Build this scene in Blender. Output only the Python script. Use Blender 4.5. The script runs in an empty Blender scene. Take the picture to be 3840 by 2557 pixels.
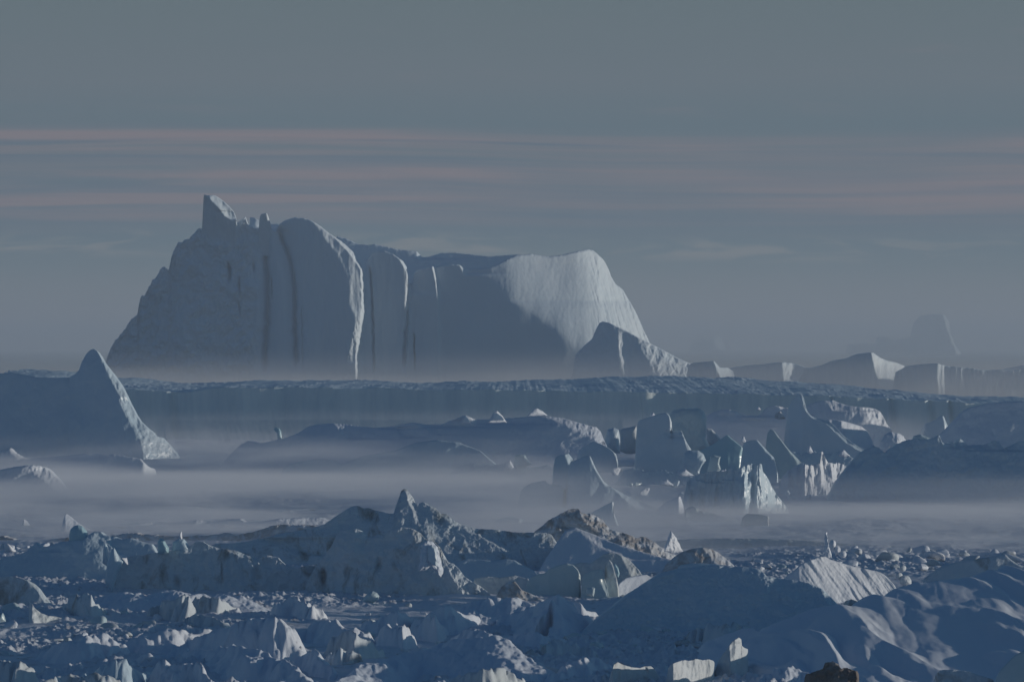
import bpy, math, random
import numpy as np
from mathutils import Vector

# ------------------------------------------------------------------ camera
SC = bpy.context.scene
COL = SC.collection
K = 0.0875 / 1920.0            # tangent per photograph pixel (200 mm telephoto lens)
HZ = 1300.0                    # photograph row of the horizon
EYE = 30.0                     # the viewpoint is a low rocky shore 30 m above the sea
cam_d = bpy.data.cameras.new("camera")
cam_d.lens = 18.0 / 0.0875
cam_d.sensor_width = 36.0
cam_d.clip_start = 1.0
cam_d.clip_end = 90000.0
cam = bpy.data.objects.new("camera", cam_d)
COL.objects.link(cam)
cam.location = (0, 0, EYE)
cam.rotation_euler = (math.pi / 2 + (HZ - 1278.5) * K, 0, 0)
SC.camera = cam

# ------------------------------------------------------------------ light
SUN_EL = math.radians(6.0)
SUN_AZ = math.radians(83.0)    # measured from the view direction (+Y) towards +X
S_DIR = Vector((math.sin(SUN_AZ) * math.cos(SUN_EL), math.cos(SUN_AZ) * math.cos(SUN_EL), math.sin(SUN_EL)))
sl = bpy.data.lights.new("sun", 'SUN')
sl.energy = 4.6
sl.angle = math.radians(0.6)
sl.color = (1.0, 0.90, 0.78)
so = bpy.data.objects.new("sun", sl)
COL.objects.link(so)
so.rotation_euler = (-S_DIR).to_track_quat('-Z', 'Y').to_euler()
so.location = (300, 0, 200)

SC.view_settings.view_transform = 'Standard'
SC.view_settings.look = 'None'
SC.view_settings.exposure = -1.0
SC.view_settings.gamma = 1.0
SC.cycles.max_bounces = 6
SC.cycles.diffuse_bounces = 2
SC.cycles.glossy_bounces = 1
SC.cycles.transmission_bounces = 1
SC.cycles.volume_bounces = 4
SC.cycles.transparent_max_bounces = 16
SC.cycles.use_denoising = True
SC.cycles.volume_step_rate = 1.0
SC.cycles.volume_max_steps = 128
SC.cycles.use_adaptive_sampling = True

W = bpy.data.worlds.new("World")
SC.world = W
W.use_nodes = True
nt = W.node_tree
for n in list(nt.nodes):
    nt.nodes.remove(n)


def N(t, kind, **kw):
    n = t.nodes.new(kind)
    for k, v in kw.items():
        if k.startswith('i_'):
            n.inputs[k[2:].replace('_', ' ')].default_value = v
        elif k.startswith('n_'):
            n.inputs[int(k[2:])].default_value = v
        else:
            setattr(n, k, v)
    return n


def M(t, op, a, b=None, c=None, clamp=False):
    n = t.nodes.new('ShaderNodeMath')
    n.operation = op
    n.use_clamp = clamp
    for i, v in enumerate((a, b, c)):
        if v is None:
            continue
        if isinstance(v, (int, float)):
            n.inputs[i].default_value = v
        else:
            t.links.new(v, n.inputs[i])
    return n.outputs[0]


def ramp(t, fac, stops, interp='LINEAR'):
    n = t.nodes.new('ShaderNodeValToRGB')
    n.color_ramp.interpolation = interp
    e = n.color_ramp.elements
    while len(e) > 1:
        e.remove(e[-1])
    for i, (p, c) in enumerate(stops):
        if isinstance(c, (int, float)):
            c = (c, c, c, 1)
        elif len(c) == 3:
            c = (*c, 1)
        if i == 0:
            e[0].position = p
            e[0].color = c
        else:
            x = e.new(p)
            x.color = c
    t.links.new(fac, n.inputs[0])
    return n.outputs[0]


def mixc(t, fac, a, b, mode='MIX'):
    n = t.nodes.new('ShaderNodeMix')
    n.data_type = 'RGBA'
    n.blend_type = mode
    for s, v in ((0, fac), (6, a), (7, b)):
        if isinstance(v, (int, float)):
            n.inputs[s].default_value = v
        elif isinstance(v, tuple):
            n.inputs[s].default_value = (*v[:3], 1)
        else:
            t.links.new(v, n.inputs[s])
    return n.outputs[2]


sky = N(nt, 'ShaderNodeTexSky', sky_type='NISHITA', sun_disc=False, sun_elevation=SUN_EL, sun_rotation=SUN_AZ,
        altitude=30.0, air_density=1.0, dust_density=1.6, ozone_density=3.0)
tc = N(nt, 'ShaderNodeTexCoord')
sp = N(nt, 'ShaderNodeSeparateXYZ')
nt.links.new(tc.outputs['Generated'], sp.inputs[0])
dx, dy, dz = sp.outputs
# blue upper sky, thin high veil of cloud towards the horizon
skyc = mixc(nt, 1.0, sky.outputs[0], (0.50, 1.12, 1.56), 'MULTIPLY')
veil_f = ramp(nt, dz, [(0.0, 0.93), (0.06, 0.90), (0.16, 0.55), (0.35, 0.12), (0.7, 0.0)])
veil_c = ramp(nt, M(nt, 'MULTIPLY', dz, 10.0), [(0.0, (8.5, 6.6, 5.8)), (0.03, (6.4, 5.6, 5.2)), (0.07, (4.2, 4.5, 4.6)), (0.14, (2.7, 3.7, 4.2)),
                                               (0.22, (1.9, 3.05, 4.0)), (0.36, (2.2, 3.2, 3.9)),
                                               (0.46, (2.75, 3.4, 3.95)), (0.62, (2.6, 3.35, 3.7)), (1.0, (2.2, 3.4, 4.0))])
base = mixc(nt, veil_f, skyc, veil_c)
# stretched stratus streaks at a few elevations
inv = M(nt, 'DIVIDE', dx, M(nt, 'MAXIMUM', dy, 0.05))
wvy = N(nt, 'ShaderNodeTexNoise', noise_dimensions='1D', i_Scale=7.0, i_Detail=2.0)
nt.links.new(inv, wvy.inputs['W'])
el = M(nt, 'ADD', dz, M(nt, 'MULTIPLY', M(nt, 'SUBTRACT', wvy.outputs[0], 0.5), 0.0035))


def streak(sx, sz, seed, lo, hi, detail=6.0, dist=0.6):
    c = N(nt, 'ShaderNodeCombineXYZ')
    nt.links.new(M(nt, 'MULTIPLY', inv, sx), c.inputs[0])
    nt.links.new(M(nt, 'MULTIPLY', el, sz), c.inputs[1])
    c.inputs[2].default_value = seed
    no = N(nt, 'ShaderNodeTexNoise', i_Scale=1.0, i_Detail=detail, i_Roughness=0.55, i_Distortion=dist)
    nt.links.new(c.outputs[0], no.inputs['Vector'])
    return ramp(nt, no.outputs[0], [(lo, 0.0), (hi, 1.0)], 'EASE')


def E(py):
    return (HZ - py) * K


band = ramp(nt, M(nt, 'MULTIPLY', el, 10.0), [(E(905) * 10, 0.0), (E(850) * 10, 0.4), (E(770) * 10, 0.95), (E(690) * 10, 0.75),
                                            (E(620) * 10, 0.7), (E(540) * 10, 1.0), (E(505) * 10, 0.6), (E(470) * 10, 0.05), (E(0) * 10, 0.0)])
s1 = streak(9.0, 520.0, 33.7, 0.42, 0.58)
s1b = streak(5.0, 150.0, 9.1, 0.38, 0.62, 8.0, 1.2)
mask = streak(7.0, 60.0, 41.0, 0.34, 0.60, 3.0, 0.5)
pink = M(nt, 'MULTIPLY', band, M(nt, 'ADD', M(nt, 'MULTIPLY_ADD', s1, 0.34, 0.24), M(nt, 'MULTIPLY', M(nt, 'MULTIPLY', s1b, mask), 1.0)), clamp=True)
base = mixc(nt, M(nt, 'MULTIPLY', pink, 0.95), base, (4.1, 3.6, 3.95))
# darker blue-grey gaps between the pink streaks
s2 = streak(8.0, 420.0, 21.3, 0.48, 0.68)
gap = M(nt, 'MULTIPLY', band, s2)
base = mixc(nt, M(nt, 'MULTIPLY', gap, 0.75), base, (1.7, 2.75, 3.7))
# small bright wisps just above the berg tops and faint pink patches high up
bandw = ramp(nt, M(nt, 'MULTIPLY', el, 10.0), [(E(985) * 10, 0.0), (E(945) * 10, 1.0), (E(905) * 10, 0.8), (E(870) * 10, 0.0)])
s3 = streak(55.0, 330.0, 5.2, 0.44, 0.64, 8.0, 1.0)
base = mixc(nt, M(nt, 'MULTIPLY', M(nt, 'MULTIPLY', bandw, s3), 0.95), base, (4.1, 4.4, 4.5))
bandh = ramp(nt, M(nt, 'MULTIPLY', el, 10.0), [(E(480) * 10, 0.0), (E(330) * 10, 1.0), (E(180) * 10, 1.0), (E(60) * 10, 0.0)])
s4 = streak(14.0, 150.0, 13.9, 0.54, 0.76, 7.0, 1.2)
base = mixc(nt, M(nt, 'MULTIPLY', M(nt, 'MULTIPLY', bandh, s4), 0.7), base, (3.7, 3.5, 3.9))
bg = N(nt, 'ShaderNodeBackground', i_Strength=0.10)
nt.links.new(base, bg.inputs[0])
wo = N(nt, 'ShaderNodeOutputWorld')
nt.links.new(bg.outputs[0], wo.inputs['Surface'])

# ------------------------------------------------------------------ noise (numpy)
rs = np.random.RandomState(7)
PERM = rs.permutation(256).astype(np.int64)
PERM = np.concatenate([PERM, PERM, PERM])
GR = rs.normal(size=(256, 3))
GR /= np.linalg.norm(GR, axis=1)[:, None]


def perlin(x, y, z=0.0):
    x, y, z = np.broadcast_arrays(np.asarray(x, float), np.asarray(y, float), np.asarray(z, float))
    xi, yi, zi = np.floor(x).astype(np.int64), np.floor(y).astype(np.int64), np.floor(z).astype(np.int64)
    xf, yf, zf = x - xi, y - yi, z - zi
    u, v, w = (t * t * t * (t * (t * 6 - 15) + 10) for t in (xf, yf, zf))
    xi &= 255
    yi &= 255
    zi &= 255

    def g(a, b, c):
        h = PERM[PERM[PERM[(xi + a) & 255] + ((yi + b) & 255)] + ((zi + c) & 255)]
        gg = GR[h]
        return gg[..., 0] * (xf - a) + gg[..., 1] * (yf - b) + gg[..., 2] * (zf - c)
    n00 = g(0, 0, 0) * (1 - u) + g(1, 0, 0) * u
    n10 = g(0, 1, 0) * (1 - u) + g(1, 1, 0) * u
    n01 = g(0, 0, 1) * (1 - u) + g(1, 0, 1) * u
    n11 = g(0, 1, 1) * (1 - u) + g(1, 1, 1) * u
    return ((n00 * (1 - v) + n10 * v) * (1 - w) + (n01 * (1 - v) + n11 * v) * w) * 1.5


def fbm(x, y, z=0.0, o=4, g=0.5):
    s = 0
    a = 1.0
    f = 1.0
    for i in range(o):
        s = s + a * perlin(x * f + 17.3 * i, y * f - 9.1 * i, z * f + 3.7 * i)
        a *= g
        f *= 2.03
    return s


def ridged(x, y, z=0.0, o=4, g=0.5):
    s = 0
    a = 1.0
    f = 1.0
    for i in range(o):
        s = s + a * (1 - 2 * np.abs(perlin(x * f + 31.3 * i, y * f + 5.1 * i, z * f + 1.7 * i)))
        a *= g
        f *= 2.07
    return s * 0.6


def sstep(a, b, x):
    t = np.clip((x - a) / (b - a), 0, 1)
    return t * t * (3 - 2 * t)


# ------------------------------------------------------------------ objects
def tag(o, label=None, cat=None, group=None, kind=None):
    if label:
        o['label'] = label
    if cat:
        o['category'] = cat
    if group:
        o['group'] = group
    if kind:
        o['kind'] = kind
    return o


def mesh_obj(name, verts, faces, mat, parent=None, smooth=True, origin=None):
    verts = np.asarray(verts, float).reshape(-1, 3)
    if origin is None:
        origin = np.array([verts[:, 0].mean(), verts[:, 1].mean(), 0.0])
    v = verts - origin
    me = bpy.data.meshes.new(name)
    faces = np.asarray(faces, np.int32)
    nf, k = faces.shape
    me.vertices.add(len(v))
    me.vertices.foreach_set('co', v.astype(np.float32).ravel())
    me.loops.add(nf * k)
    me.loops.foreach_set('vertex_index', faces.ravel())
    me.polygons.add(nf)
    me.polygons.foreach_set('loop_start', np.arange(0, nf * k, k, dtype=np.int32))
    me.polygons.foreach_set('loop_total', np.full(nf, k, np.int32))
    me.update(calc_edges=True)
    if smooth:
        me.polygons.foreach_set('use_smooth', np.ones(nf, bool))
    me.materials.append(mat)
    o = bpy.data.objects.new(name, me)
    COL.objects.link(o)
    if parent is not None:
        o.parent = parent
        o.location = Vector(origin) - parent.location
    else:
        o.location = Vector(origin)
    return o


def gridfaces(ny, nx, keep=None, off=0, wrap=False):
    j, i = np.meshgrid(np.arange(ny - 1), np.arange(nx if wrap else nx - 1), indexing='ij')
    a = j * nx + i
    b = j * nx + (i + 1) % nx
    f = np.stack([a, b, b + nx, a + nx], -1).reshape(-1, 4)
    if keep is not None:
        f = f[keep[f].any(1)]
    return f + off


def thing(name, loc, label, cat, group=None):
    o = bpy.data.objects.new(name, None)
    COL.objects.link(o)
    o.location = loc
    o.empty_display_size = 1.0
    return tag(o, label, cat, group)


def P(px, py, D):
    return ((px - 1920) * K * D, D, EYE - (py - HZ) * K * D)


def depth_of(py, z=0.0):
    return (EYE - z) / ((py - HZ) * K)


# ------------------------------------------------------------------ materials
def ice_mat(name, col=(0.78, 0.83, 0.88), col2=(0.62, 0.74, 0.82), dirt=None, dirt_lo=0.55, dirt_hi=0.75, dscale=0.12,
            bump=0.5, bscale=1.2, stretch=(1, 1, 1), rough=0.55, spec=0.4, low_dirt=None, sss=0.0):
    m = bpy.data.materials.new(name)
    m.use_nodes = True
    t = m.node_tree
    bs = t.nodes['Principled BSDF']
    g = N(t, 'ShaderNodeNewGeometry')
    mp = N(t, 'ShaderNodeMapping')
    mp.inputs['Scale'].default_value = stretch
    t.links.new(g.outputs['Position'], mp.inputs['Vector'])
    n1 = N(t, 'ShaderNodeTexNoise', i_Scale=dscale * 0.6, i_Detail=5.0, i_Roughness=0.6)
    t.links.new(mp.outputs[0], n1.inputs['Vector'])
    f = ramp(t, n1.outputs[0], [(0.35, 0.0), (0.65, 1.0)])
    c = mixc(t, f, col, col2)
    if dirt:
        n2 = N(t, 'ShaderNodeTexNoise', i_Scale=dscale, i_Detail=9.0, i_Roughness=0.68, i_Distortion=0.7)
        t.links.new(mp.outputs[0], n2.inputs['Vector'])
        f2 = ramp(t, n2.outputs[0], [(dirt_lo, 0.0), (dirt_hi, 1.0)])
        c = mixc(t, f2, c, dirt)
    t.links.new(c, bs.inputs['Base Color'])
    bs.inputs['Roughness'].default_value = rough
    bs.inputs['Specular IOR Level'].default_value = spec
    if bump > 0:
        n3 = N(t, 'ShaderNodeTexNoise', i_Scale=bscale, i_Detail=7.0, i_Roughness=0.62)
        t.links.new(mp.outputs[0], n3.inputs['Vector'])
        b = N(t, 'ShaderNodeBump', i_Strength=bump, i_Distance=0.3 / bscale)
        t.links.new(n3.outputs[0], b.inputs['Height'])
        t.links.new(b.outputs[0], bs.inputs['Normal'])
    return m


SNOW = ice_mat('snow', (0.80, 0.84, 0.89), (0.72, 0.79, 0.88), bump=0.6, bscale=1.8, dscale=0.05)
SMOOTH = ice_mat('wind_packed_snow', (0.80, 0.84, 0.89), (0.74, 0.80, 0.88), bump=0.15, bscale=2.2, dscale=0.05)
BERG = ice_mat('berg_ice', (0.76, 0.85, 0.91), (0.66, 0.79, 0.88), bump=0.12, bscale=0.55, dscale=0.02, stretch=(1, 1, 0.45))
WALL = ice_mat('cliff_ice', (0.82, 0.90, 0.86), (0.62, 0.74, 0.76), bump=0.4, bscale=0.7, dscale=0.28, stretch=(1, 1, 0.12))
BLUE = ice_mat('blue_ice', (0.66, 0.77, 0.84), (0.56, 0.71, 0.80), bump=0.4, bscale=0.9, rough=0.35, spec=0.5)
GLASS = ice_mat('glassy_ice', (0.60, 0.71, 0.73), (0.52, 0.66, 0.70), bump=0.18, bscale=1.0, rough=0.28, spec=0.5)
TEAL = ice_mat('teal_ice', (0.46, 0.68, 0.74), (0.42, 0.63, 0.70), bump=0.15, bscale=1.2, rough=0.28, spec=0.5)
GREY = ice_mat('grey_ice', (0.56, 0.62, 0.64), (0.66, 0.72, 0.76), dirt=(0.22, 0.22, 0.21), dirt_lo=0.58, dirt_hi=0.80, dscale=0.28, bump=0.4, bscale=1.5)
STAIN = ice_mat('stained_ice', (0.60, 0.70, 0.76), (0.70, 0.76, 0.80), dirt=(0.16, 0.17, 0.16), dirt_lo=0.51, dirt_hi=0.70, dscale=0.30, bump=0.6, bscale=1.3, stretch=(1, 0.6, 0.6))
DIRTY = ice_mat('dirty_ice', (0.36, 0.34, 0.33), (0.50, 0.48, 0.47), dirt=(0.72, 0.76, 0.80), dirt_lo=0.42, dirt_hi=0.58, dscale=0.40, bump=0.6, bscale=1.4, rough=0.8, spec=0.2)
MUD = ice_mat('mud_ice', (0.14, 0.12, 0.11), (0.24, 0.21, 0.19), dirt=(0.40, 0.40, 0.40), dirt_lo=0.55, dirt_hi=0.7, dscale=0.5, bump=0.6, bscale=2.0, rough=0.8, spec=0.2)
GROUND = ice_mat('sea_ice', (0.70, 0.74, 0.80), (0.76, 0.80, 0.86), dirt=(0.32, 0.32, 0.33), dirt_lo=0.56, dirt_hi=0.70, dscale=0.35, bump=0.6, bscale=1.6, stretch=(1, 0.5, 1))


# ------------------------------------------------------------------ builders
def poly_x(poly, py):
    p = np.array(poly, float)
    o = np.argsort(p[:, 1])
    return np.interp(py, p[o, 1], p[o, 0])


def relief(name, top, base, D, thick, mat, label=None, cat='iceberg', parent=None, lean=0.15, edges=(), creases=(),
           noise=((0.5, 6, 10, 4),), jag=0.0, jagf=0.08, rnd=6.0, step=2.6, seed=0.0, endl=(30, 12), endr=(30, 12),
           prof=(), group=None, backdrop=0.25, bulge=0.0, extra=None, rough=()):
    """A berg: front face as a depth surface over its outline, real thickness behind, closed below the water."""
    top = np.array(top, float)
    x0, x1 = top[0, 0], top[-1, 0]
    nx = max(12, int((x1 - x0) / step) + 1)
    px = np.linspace(x0, x1, nx)
    tp = np.interp(px, top[:, 0], top[:, 1])
    m = K * D
    if base is None:
        base = HZ + (EYE + 1.6) / m
    if callable(jag):
        tp = tp + jag(px)
    elif jag:
        tp = tp + jag * (ridged(px * jagf, seed, 1.3, 3) + 0.5 * fbm(px * jagf * 3, seed, 8.3, 3)) * np.clip((base - tp) / 60.0, 0, 1)
    H = np.maximum(base - tp, 0.5)
    nz = max(8, int(H.max() / step) + 1)
    v = np.linspace(0, 1, nz)[:, None]
    PX = np.broadcast_to(px[None, :], (nz, nx))
    PY = base - v * H[None, :]
    d = lean * (base - PY) * m
    d = d + endl[1] * (1 - np.sqrt(np.clip(1 - (1 - np.clip((PX - x0) / endl[0], 0, 1)) ** 2, 0, 1)))
    d = d + endr[1] * (1 - np.sqrt(np.clip(1 - (1 - np.clip((x1 - PX) / endr[0], 0, 1)) ** 2, 0, 1)))
    if bulge:
        d = d - bulge * np.sin(np.pi * np.clip((PX - x0) / (x1 - x0), 0, 1)) ** 0.7
    if prof:
        pr = np.array(prof, float)
        d = d + np.interp(PX, pr[:, 0], pr[:, 1])
    for e in edges:
        poly, slope, w = e[:3]
        soft = e[3] if len(e) > 3 else 2.0
        ys = [q[1] for q in poly]
        xe = poly_x(poly, PY)
        wob = (fbm(PY / 22.0, PX / 14.0, seed + 2.0, 3) * (e[4] if len(e) > 4 else 2.0))
        t = PX - xe - wob
        g = np.clip((np.sqrt(t * t + soft * soft) + t) / 2, 0, None)
        fade = 1.0
        if w < 0:
            g = -w * np.tanh(g / -w)
        elif w:
            g = w * np.tanh(g / w) * np.exp(-np.clip(t / (4.0 * w + 12), 0, None) ** 2)
            fade = sstep(min(ys) - 14, min(ys) + (e[6] if len(e) > 6 else 2), PY) * (1 - sstep(max(ys) - 2, max(ys) + (e[5] if len(e) > 5 else 22), PY))
        d = d + slope * g * m * fade
    for c in creases:
        poly, dep, w = c[:3]
        ys = [q[1] for q in poly]
        xe = poly_x(poly, PY) + fbm(PY / 30.0, seed + 9.0, 4.0, 3) * 3
        fade = sstep(min(ys) - 10, min(ys) + 25, PY) * (1 - sstep(max(ys) - 60, max(ys) + 5, PY))
        d = d + dep * np.exp(-((PX - xe) / w) ** 2) * fade
    for (amp, sx, sz, o) in noise:
        d = d + amp * fbm(PX * m / sx, PY * m / sz, seed, o)
    for (amp, sx, sz, o) in rough:
        d = d - amp * ridged(PX * m / sx, PY * m / sz, seed + 30, o, 0.55)
    if extra:
        d = d + extra(PX, PY) * m
    r = rnd * m
    tt = np.clip((v * H[None, :] * m - (H[None, :] * m - r)) / r, 0, 1)
    d = d + r * 0.9 * (1 - np.sqrt(np.clip(1 - tt * tt * 0.98, 0, 1)))
    X = (PX - 1920) * m
    Z = EYE - (PY - HZ) * m
    Y = D + d
    nb = 7
    tb = np.linspace(0, 1, nb + 1)[1:, None]
    hk = np.clip(H / max(H.max(), 1), 0.08, 1)[None, :] ** 0.5
    thk = thick * hk * (0.75 + 0.25 * fbm(px * m / 20.0, seed, 7.7, 2))[None, :]
    zt = Z[-1:, :]
    zb = Z[:1, :]
    Yb = Y[-1:, :] + thk * np.sin(tb * math.pi / 2)
    Zb = zt - (zt - zb) * (1 - np.cos(tb * math.pi / 2)) * 1.0 - backdrop * 0.0
    Xb = np.broadcast_to(X[:1, :], Yb.shape)
    XX = np.concatenate([X, Xb])
    YY = np.concatenate([Y, Yb])
    ZZ = np.concatenate([Z, Zb])
    n = XX.shape[0]
    V = np.stack([XX, YY, ZZ], -1).reshape(-1, 3)
    F = gridfaces(n, nx)
    i = np.arange(nx - 1)
    F2 = np.stack([i + (n - 1) * nx, i + 1 + (n - 1) * nx, i + 1, i], -1)
    F = np.concatenate([F, F2])
    o = mesh_obj(name, V, F, mat, parent)
    if parent is None:
        tag(o, label, cat, group)
    elif label:
        o['label'] = label
    return o


def lump(name, outline, D, thick, mat, label=None, cat='ice slab', parent=None, sharp=2.2, tilt=0.0, lean=0.0, seed=0.0,
         amp=0.05, nscale=3.0, group=None, step=2.2):
    """A slab or boulder of ice with a traced, star-shaped outline, bulging front and back."""
    ol = np.array(outline, float)
    c = np.array([(ol[:, 0].min() + ol[:, 0].max()) / 2, (ol[:, 1].min() + ol[:, 1].max()) / 2])
    q = np.vstack([ol, ol[:1]])
    s = np.concatenate([[0], np.cumsum(np.hypot(*np.diff(q, axis=0).T))])
    nt_ = int(max(28, min(200, s[-1] / step)))
    u = np.linspace(0, s[-1], nt_, endpoint=False)
    bx, by = np.interp(u, s, q[:, 0]), np.interp(u, s, q[:, 1])
    R = max(np.hypot(bx - c[0], by - c[1]).max(), 1)
    nr = int(max(8, min(60, R / step)))
    m = K * D
    th = np.concatenate([np.linspace(0.02, 1, nr), np.linspace(1, 0.02, nr)[1:]])
    side = np.concatenate([-np.ones(nr), np.ones(nr - 1)])
    X = c[0] + (bx - c[0])[None, :] * th[:, None]
    Yp = c[1] + (by - c[1])[None, :] * th[:, None]
    dd = side[:, None] * thick * 0.5 * (1 - th[:, None] ** sharp) ** (0.5)
    wx = (X - c[0]) * m
    wz = -(Yp - c[1]) * m
    dd = dd + tilt * wx + lean * wz
    n3 = fbm(wx / nscale, wz / nscale, seed + dd / nscale, 4)
    k = R * m * amp
    wx = wx + k * fbm(wx / nscale, wz / nscale, seed + 40 + dd / nscale, 3)
    wz = wz + k * fbm(wx / nscale, wz / nscale, seed + 80 + dd / nscale, 3)
    dd = dd + 1.5 * k * n3
    V = np.stack([(c[0] - 1920) * m + wx, D + dd, EYE - (c[1] - HZ) * m + wz], -1)
    n = V.shape[0]
    F = gridfaces(n, nt_, wrap=True)
    o = mesh_obj(name, V.reshape(-1, 3), F, mat, parent)
    if parent is None:
        tag(o, label, cat, group)
    elif label:
        o['label'] = label
    return o


def seg_dist(X, Y, a, b):
    ax, ay, bx, by = a[0], a[1], b[0], b[1]
    vx, vy = bx - ax, by - ay
    L = vx * vx + vy * vy + 1e-9
    t = np.clip(((X - ax) * vx + (Y - ay) * vy) / L, 0, 1)
    dx_, dy_ = X - (ax + t * vx), Y - (ay + t * vy)
    side = (vx * dy_ - vy * dx_) > 0
    return np.hypot(dx_, dy_), t, side


def mound(name, crests, mat, label=None, cat='ice mound', parent=None, noise=((0.25, 5.0, 4),), rough=(), seed=0.0,
          cell=(0.22, 0.5), r=0.8, floor=-0.9, group=None, extra=None, smooth_k=0.6, pad=3.0, ax=2.0, warp=1.0, jagz=0.0):
    """A hummock built from crest lines (px, py, height): slopes fall away on both sides of each crest."""
    W_ = []
    jr = random.Random(int(seed * 100) + 5)
    for pts, s1_, s2_ in crests:
        w_ = np.array([((px - 1920) * K * depth_of(py, z), depth_of(py, z), z) for px, py, z in pts])
        if jagz:
            q = [w_[0]]
            for a, b in zip(w_[:-1], w_[1:]):
                for u_ in np.linspace(0, 1, 6)[1:]:
                    c_ = a + (b - a) * u_
                    if u_ < 1:
                        c_ = c_ + np.array([jr.uniform(-.25, .25), jr.uniform(-.8, .8), jr.uniform(-.8, .5) * jagz])
                    q.append(c_)
            w_ = np.array(q)
        W_.append((w_, s1_, s2_))
    allp = np.concatenate([w[0] for w in W_])
    zmax = allp[:, 2].max()
    reach = max(max(0.5, p[:, 2].max() + 1.2) / min(a, b) for p, a, b in W_) + pad
    reach = min(reach, 115)
    x0, x1 = allp[:, 0].min() - reach / ax, allp[:, 0].max() + reach / ax
    y0, y1 = allp[:, 1].min() - reach, allp[:, 1].max() + reach
    nx = int((x1 - x0) / cell[0]) + 2
    ny = int((y1 - y0) / cell[1]) + 2
    X, Y = np.meshgrid(np.linspace(x0, x1, nx), np.linspace(y0, y1, ny))
    wx = X + warp * 0.8 * fbm(X / 3.5, Y / 8.0, seed + 3, 4)
    wy = Y + warp * 2.2 * fbm(X / 3.5, Y / 8.0, seed + 13, 4)
    h = np.full(X.shape, -4.0)
    for pts, sa, sb in W_:
        hb = np.full(X.shape, -9.0)
        for a, b in zip(pts[:-1], pts[1:]):
            dd, t, side = seg_dist(wx * ax, wy, (a[0] * ax, a[1]), (b[0] * ax, b[1]))
            s = np.where(side, sa, sb)
            hh = a[2] + (b[2] - a[2]) * t - s * (np.sqrt(dd * dd + r * r) - r)
            hb = np.maximum(hb, hh)
        kk = smooth_k
        e = np.clip(0.5 + 0.5 * (h - hb) / kk, 0, 1)
        h = hb * (1 - e) + h * e + kk * e * (1 - e)
    up = np.clip((h + 0.5) / 1.5, 0, 1)
    for q in noise:
        a, s_, o_ = q[:3]
        an = q[3] if len(q) > 3 else 1.0
        h = h + up * a * fbm(X / s_, Y / (s_ * an), seed, o_)
    for q in rough:
        a, s_, o_ = q[:3]
        an = q[3] if len(q) > 3 else 1.0
        h = h + up * a * ridged(X / s_, Y / (s_ * an), seed + 50, o_)
    if extra:
        h = h + up * extra(X, Y)
    keep = (h > floor).ravel()
    F = gridfaces(ny, nx, keep)
    used = np.unique(F)
    idx = np.full(nx * ny, -1)
    idx[used] = np.arange(len(used))
    V = np.stack([X, Y, np.maximum(h, floor - 0.6)], -1).reshape(-1, 3)[used]
    o = mesh_obj(name, V, idx[F], mat, parent)
    if parent is None:
        tag(o, label, cat, group)
    elif label:
        o['label'] = label
    return o

# ================================================================== SETTING
def ground_h(X, Y):
    """Pack ice: smooth drifts alternating with fields of rubble."""
    rub = sstep(-0.45, 0.05, fbm(X / 26.0, Y / 60.0, 2.2, 3))
    h = 0.55 * fbm(X / 16.0, Y / 34.0, 5.5, 3)
    h = h + 0.22 * ridged(X / 7.0, Y / 13.0, 1.5, 3)
    far = np.clip(1.25 - Y / 2200.0, 0.3, 1) * (1 - 0.75 * sstep(800, 900, Y)) * (1 + 0.3 * (1 - sstep(600, 720, Y)))
    h = h + rub * far * (0.55 * ridged(X / 2.6, Y / 4.6, 4.5, 4, 0.6) + 0.35 * np.maximum(fbm(X / 1.1, Y / 2.2, 9.5, 3), -0.1))
    h = h + (1 - rub) * 0.08 * fbm(X / 2.0, Y / 2.5, 6.5, 2)
    return h - 0.25


rows = []
d = 430.0
while d < 2400:
    rows.append(d)
    d *= 1.0 + max(0.0011, 0.00045 * d / 500)
rows = np.array(rows)
uu = np.concatenate([np.linspace(-0.45, -0.101, 160), np.linspace(-0.1, 0.1, 1150), np.linspace(0.101, 0.45, 160)])
nxg = len(uu)
Yg = np.broadcast_to(rows[:, None], (len(rows), nxg))
Xg = Yg * uu[None, :]
Zg = ground_h(Xg, Yg)
so_ = mesh_obj('sea_ice', np.stack([Xg, Yg, Zg], -1), gridfaces(len(rows), nxg), GROUND, origin=np.zeros(3))
tag(so_, kind='structure')

WATER = bpy.data.materials.new('sea_water')
WATER.use_nodes = True
b_ = WATER.node_tree.nodes['Principled BSDF']
b_.inputs['Base Color'].default_value = (0.05, 0.09, 0.13, 1)
b_.inputs['Roughness'].default_value = 0.25
wv = N(WATER.node_tree, 'ShaderNodeTexNoise', i_Scale=0.6, i_Detail=4.0)
wb = N(WATER.node_tree, 'ShaderNodeBump', i_Strength=0.4, i_Distance=0.3)
WATER.node_tree.links.new(wv.outputs[0], wb.inputs['Height'])
WATER.node_tree.links.new(wb.outputs[0], b_.inputs['Normal'])
ww = 26000.0
sea = mesh_obj('sea', [(-ww, -600, -1.2), (ww, -600, -1.2), (ww, 45000, -1.2), (-ww, 45000, -1.2)], [(0, 1, 2, 3)], WATER, smooth=False, origin=np.zeros(3))
tag(sea, kind='structure')

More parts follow.
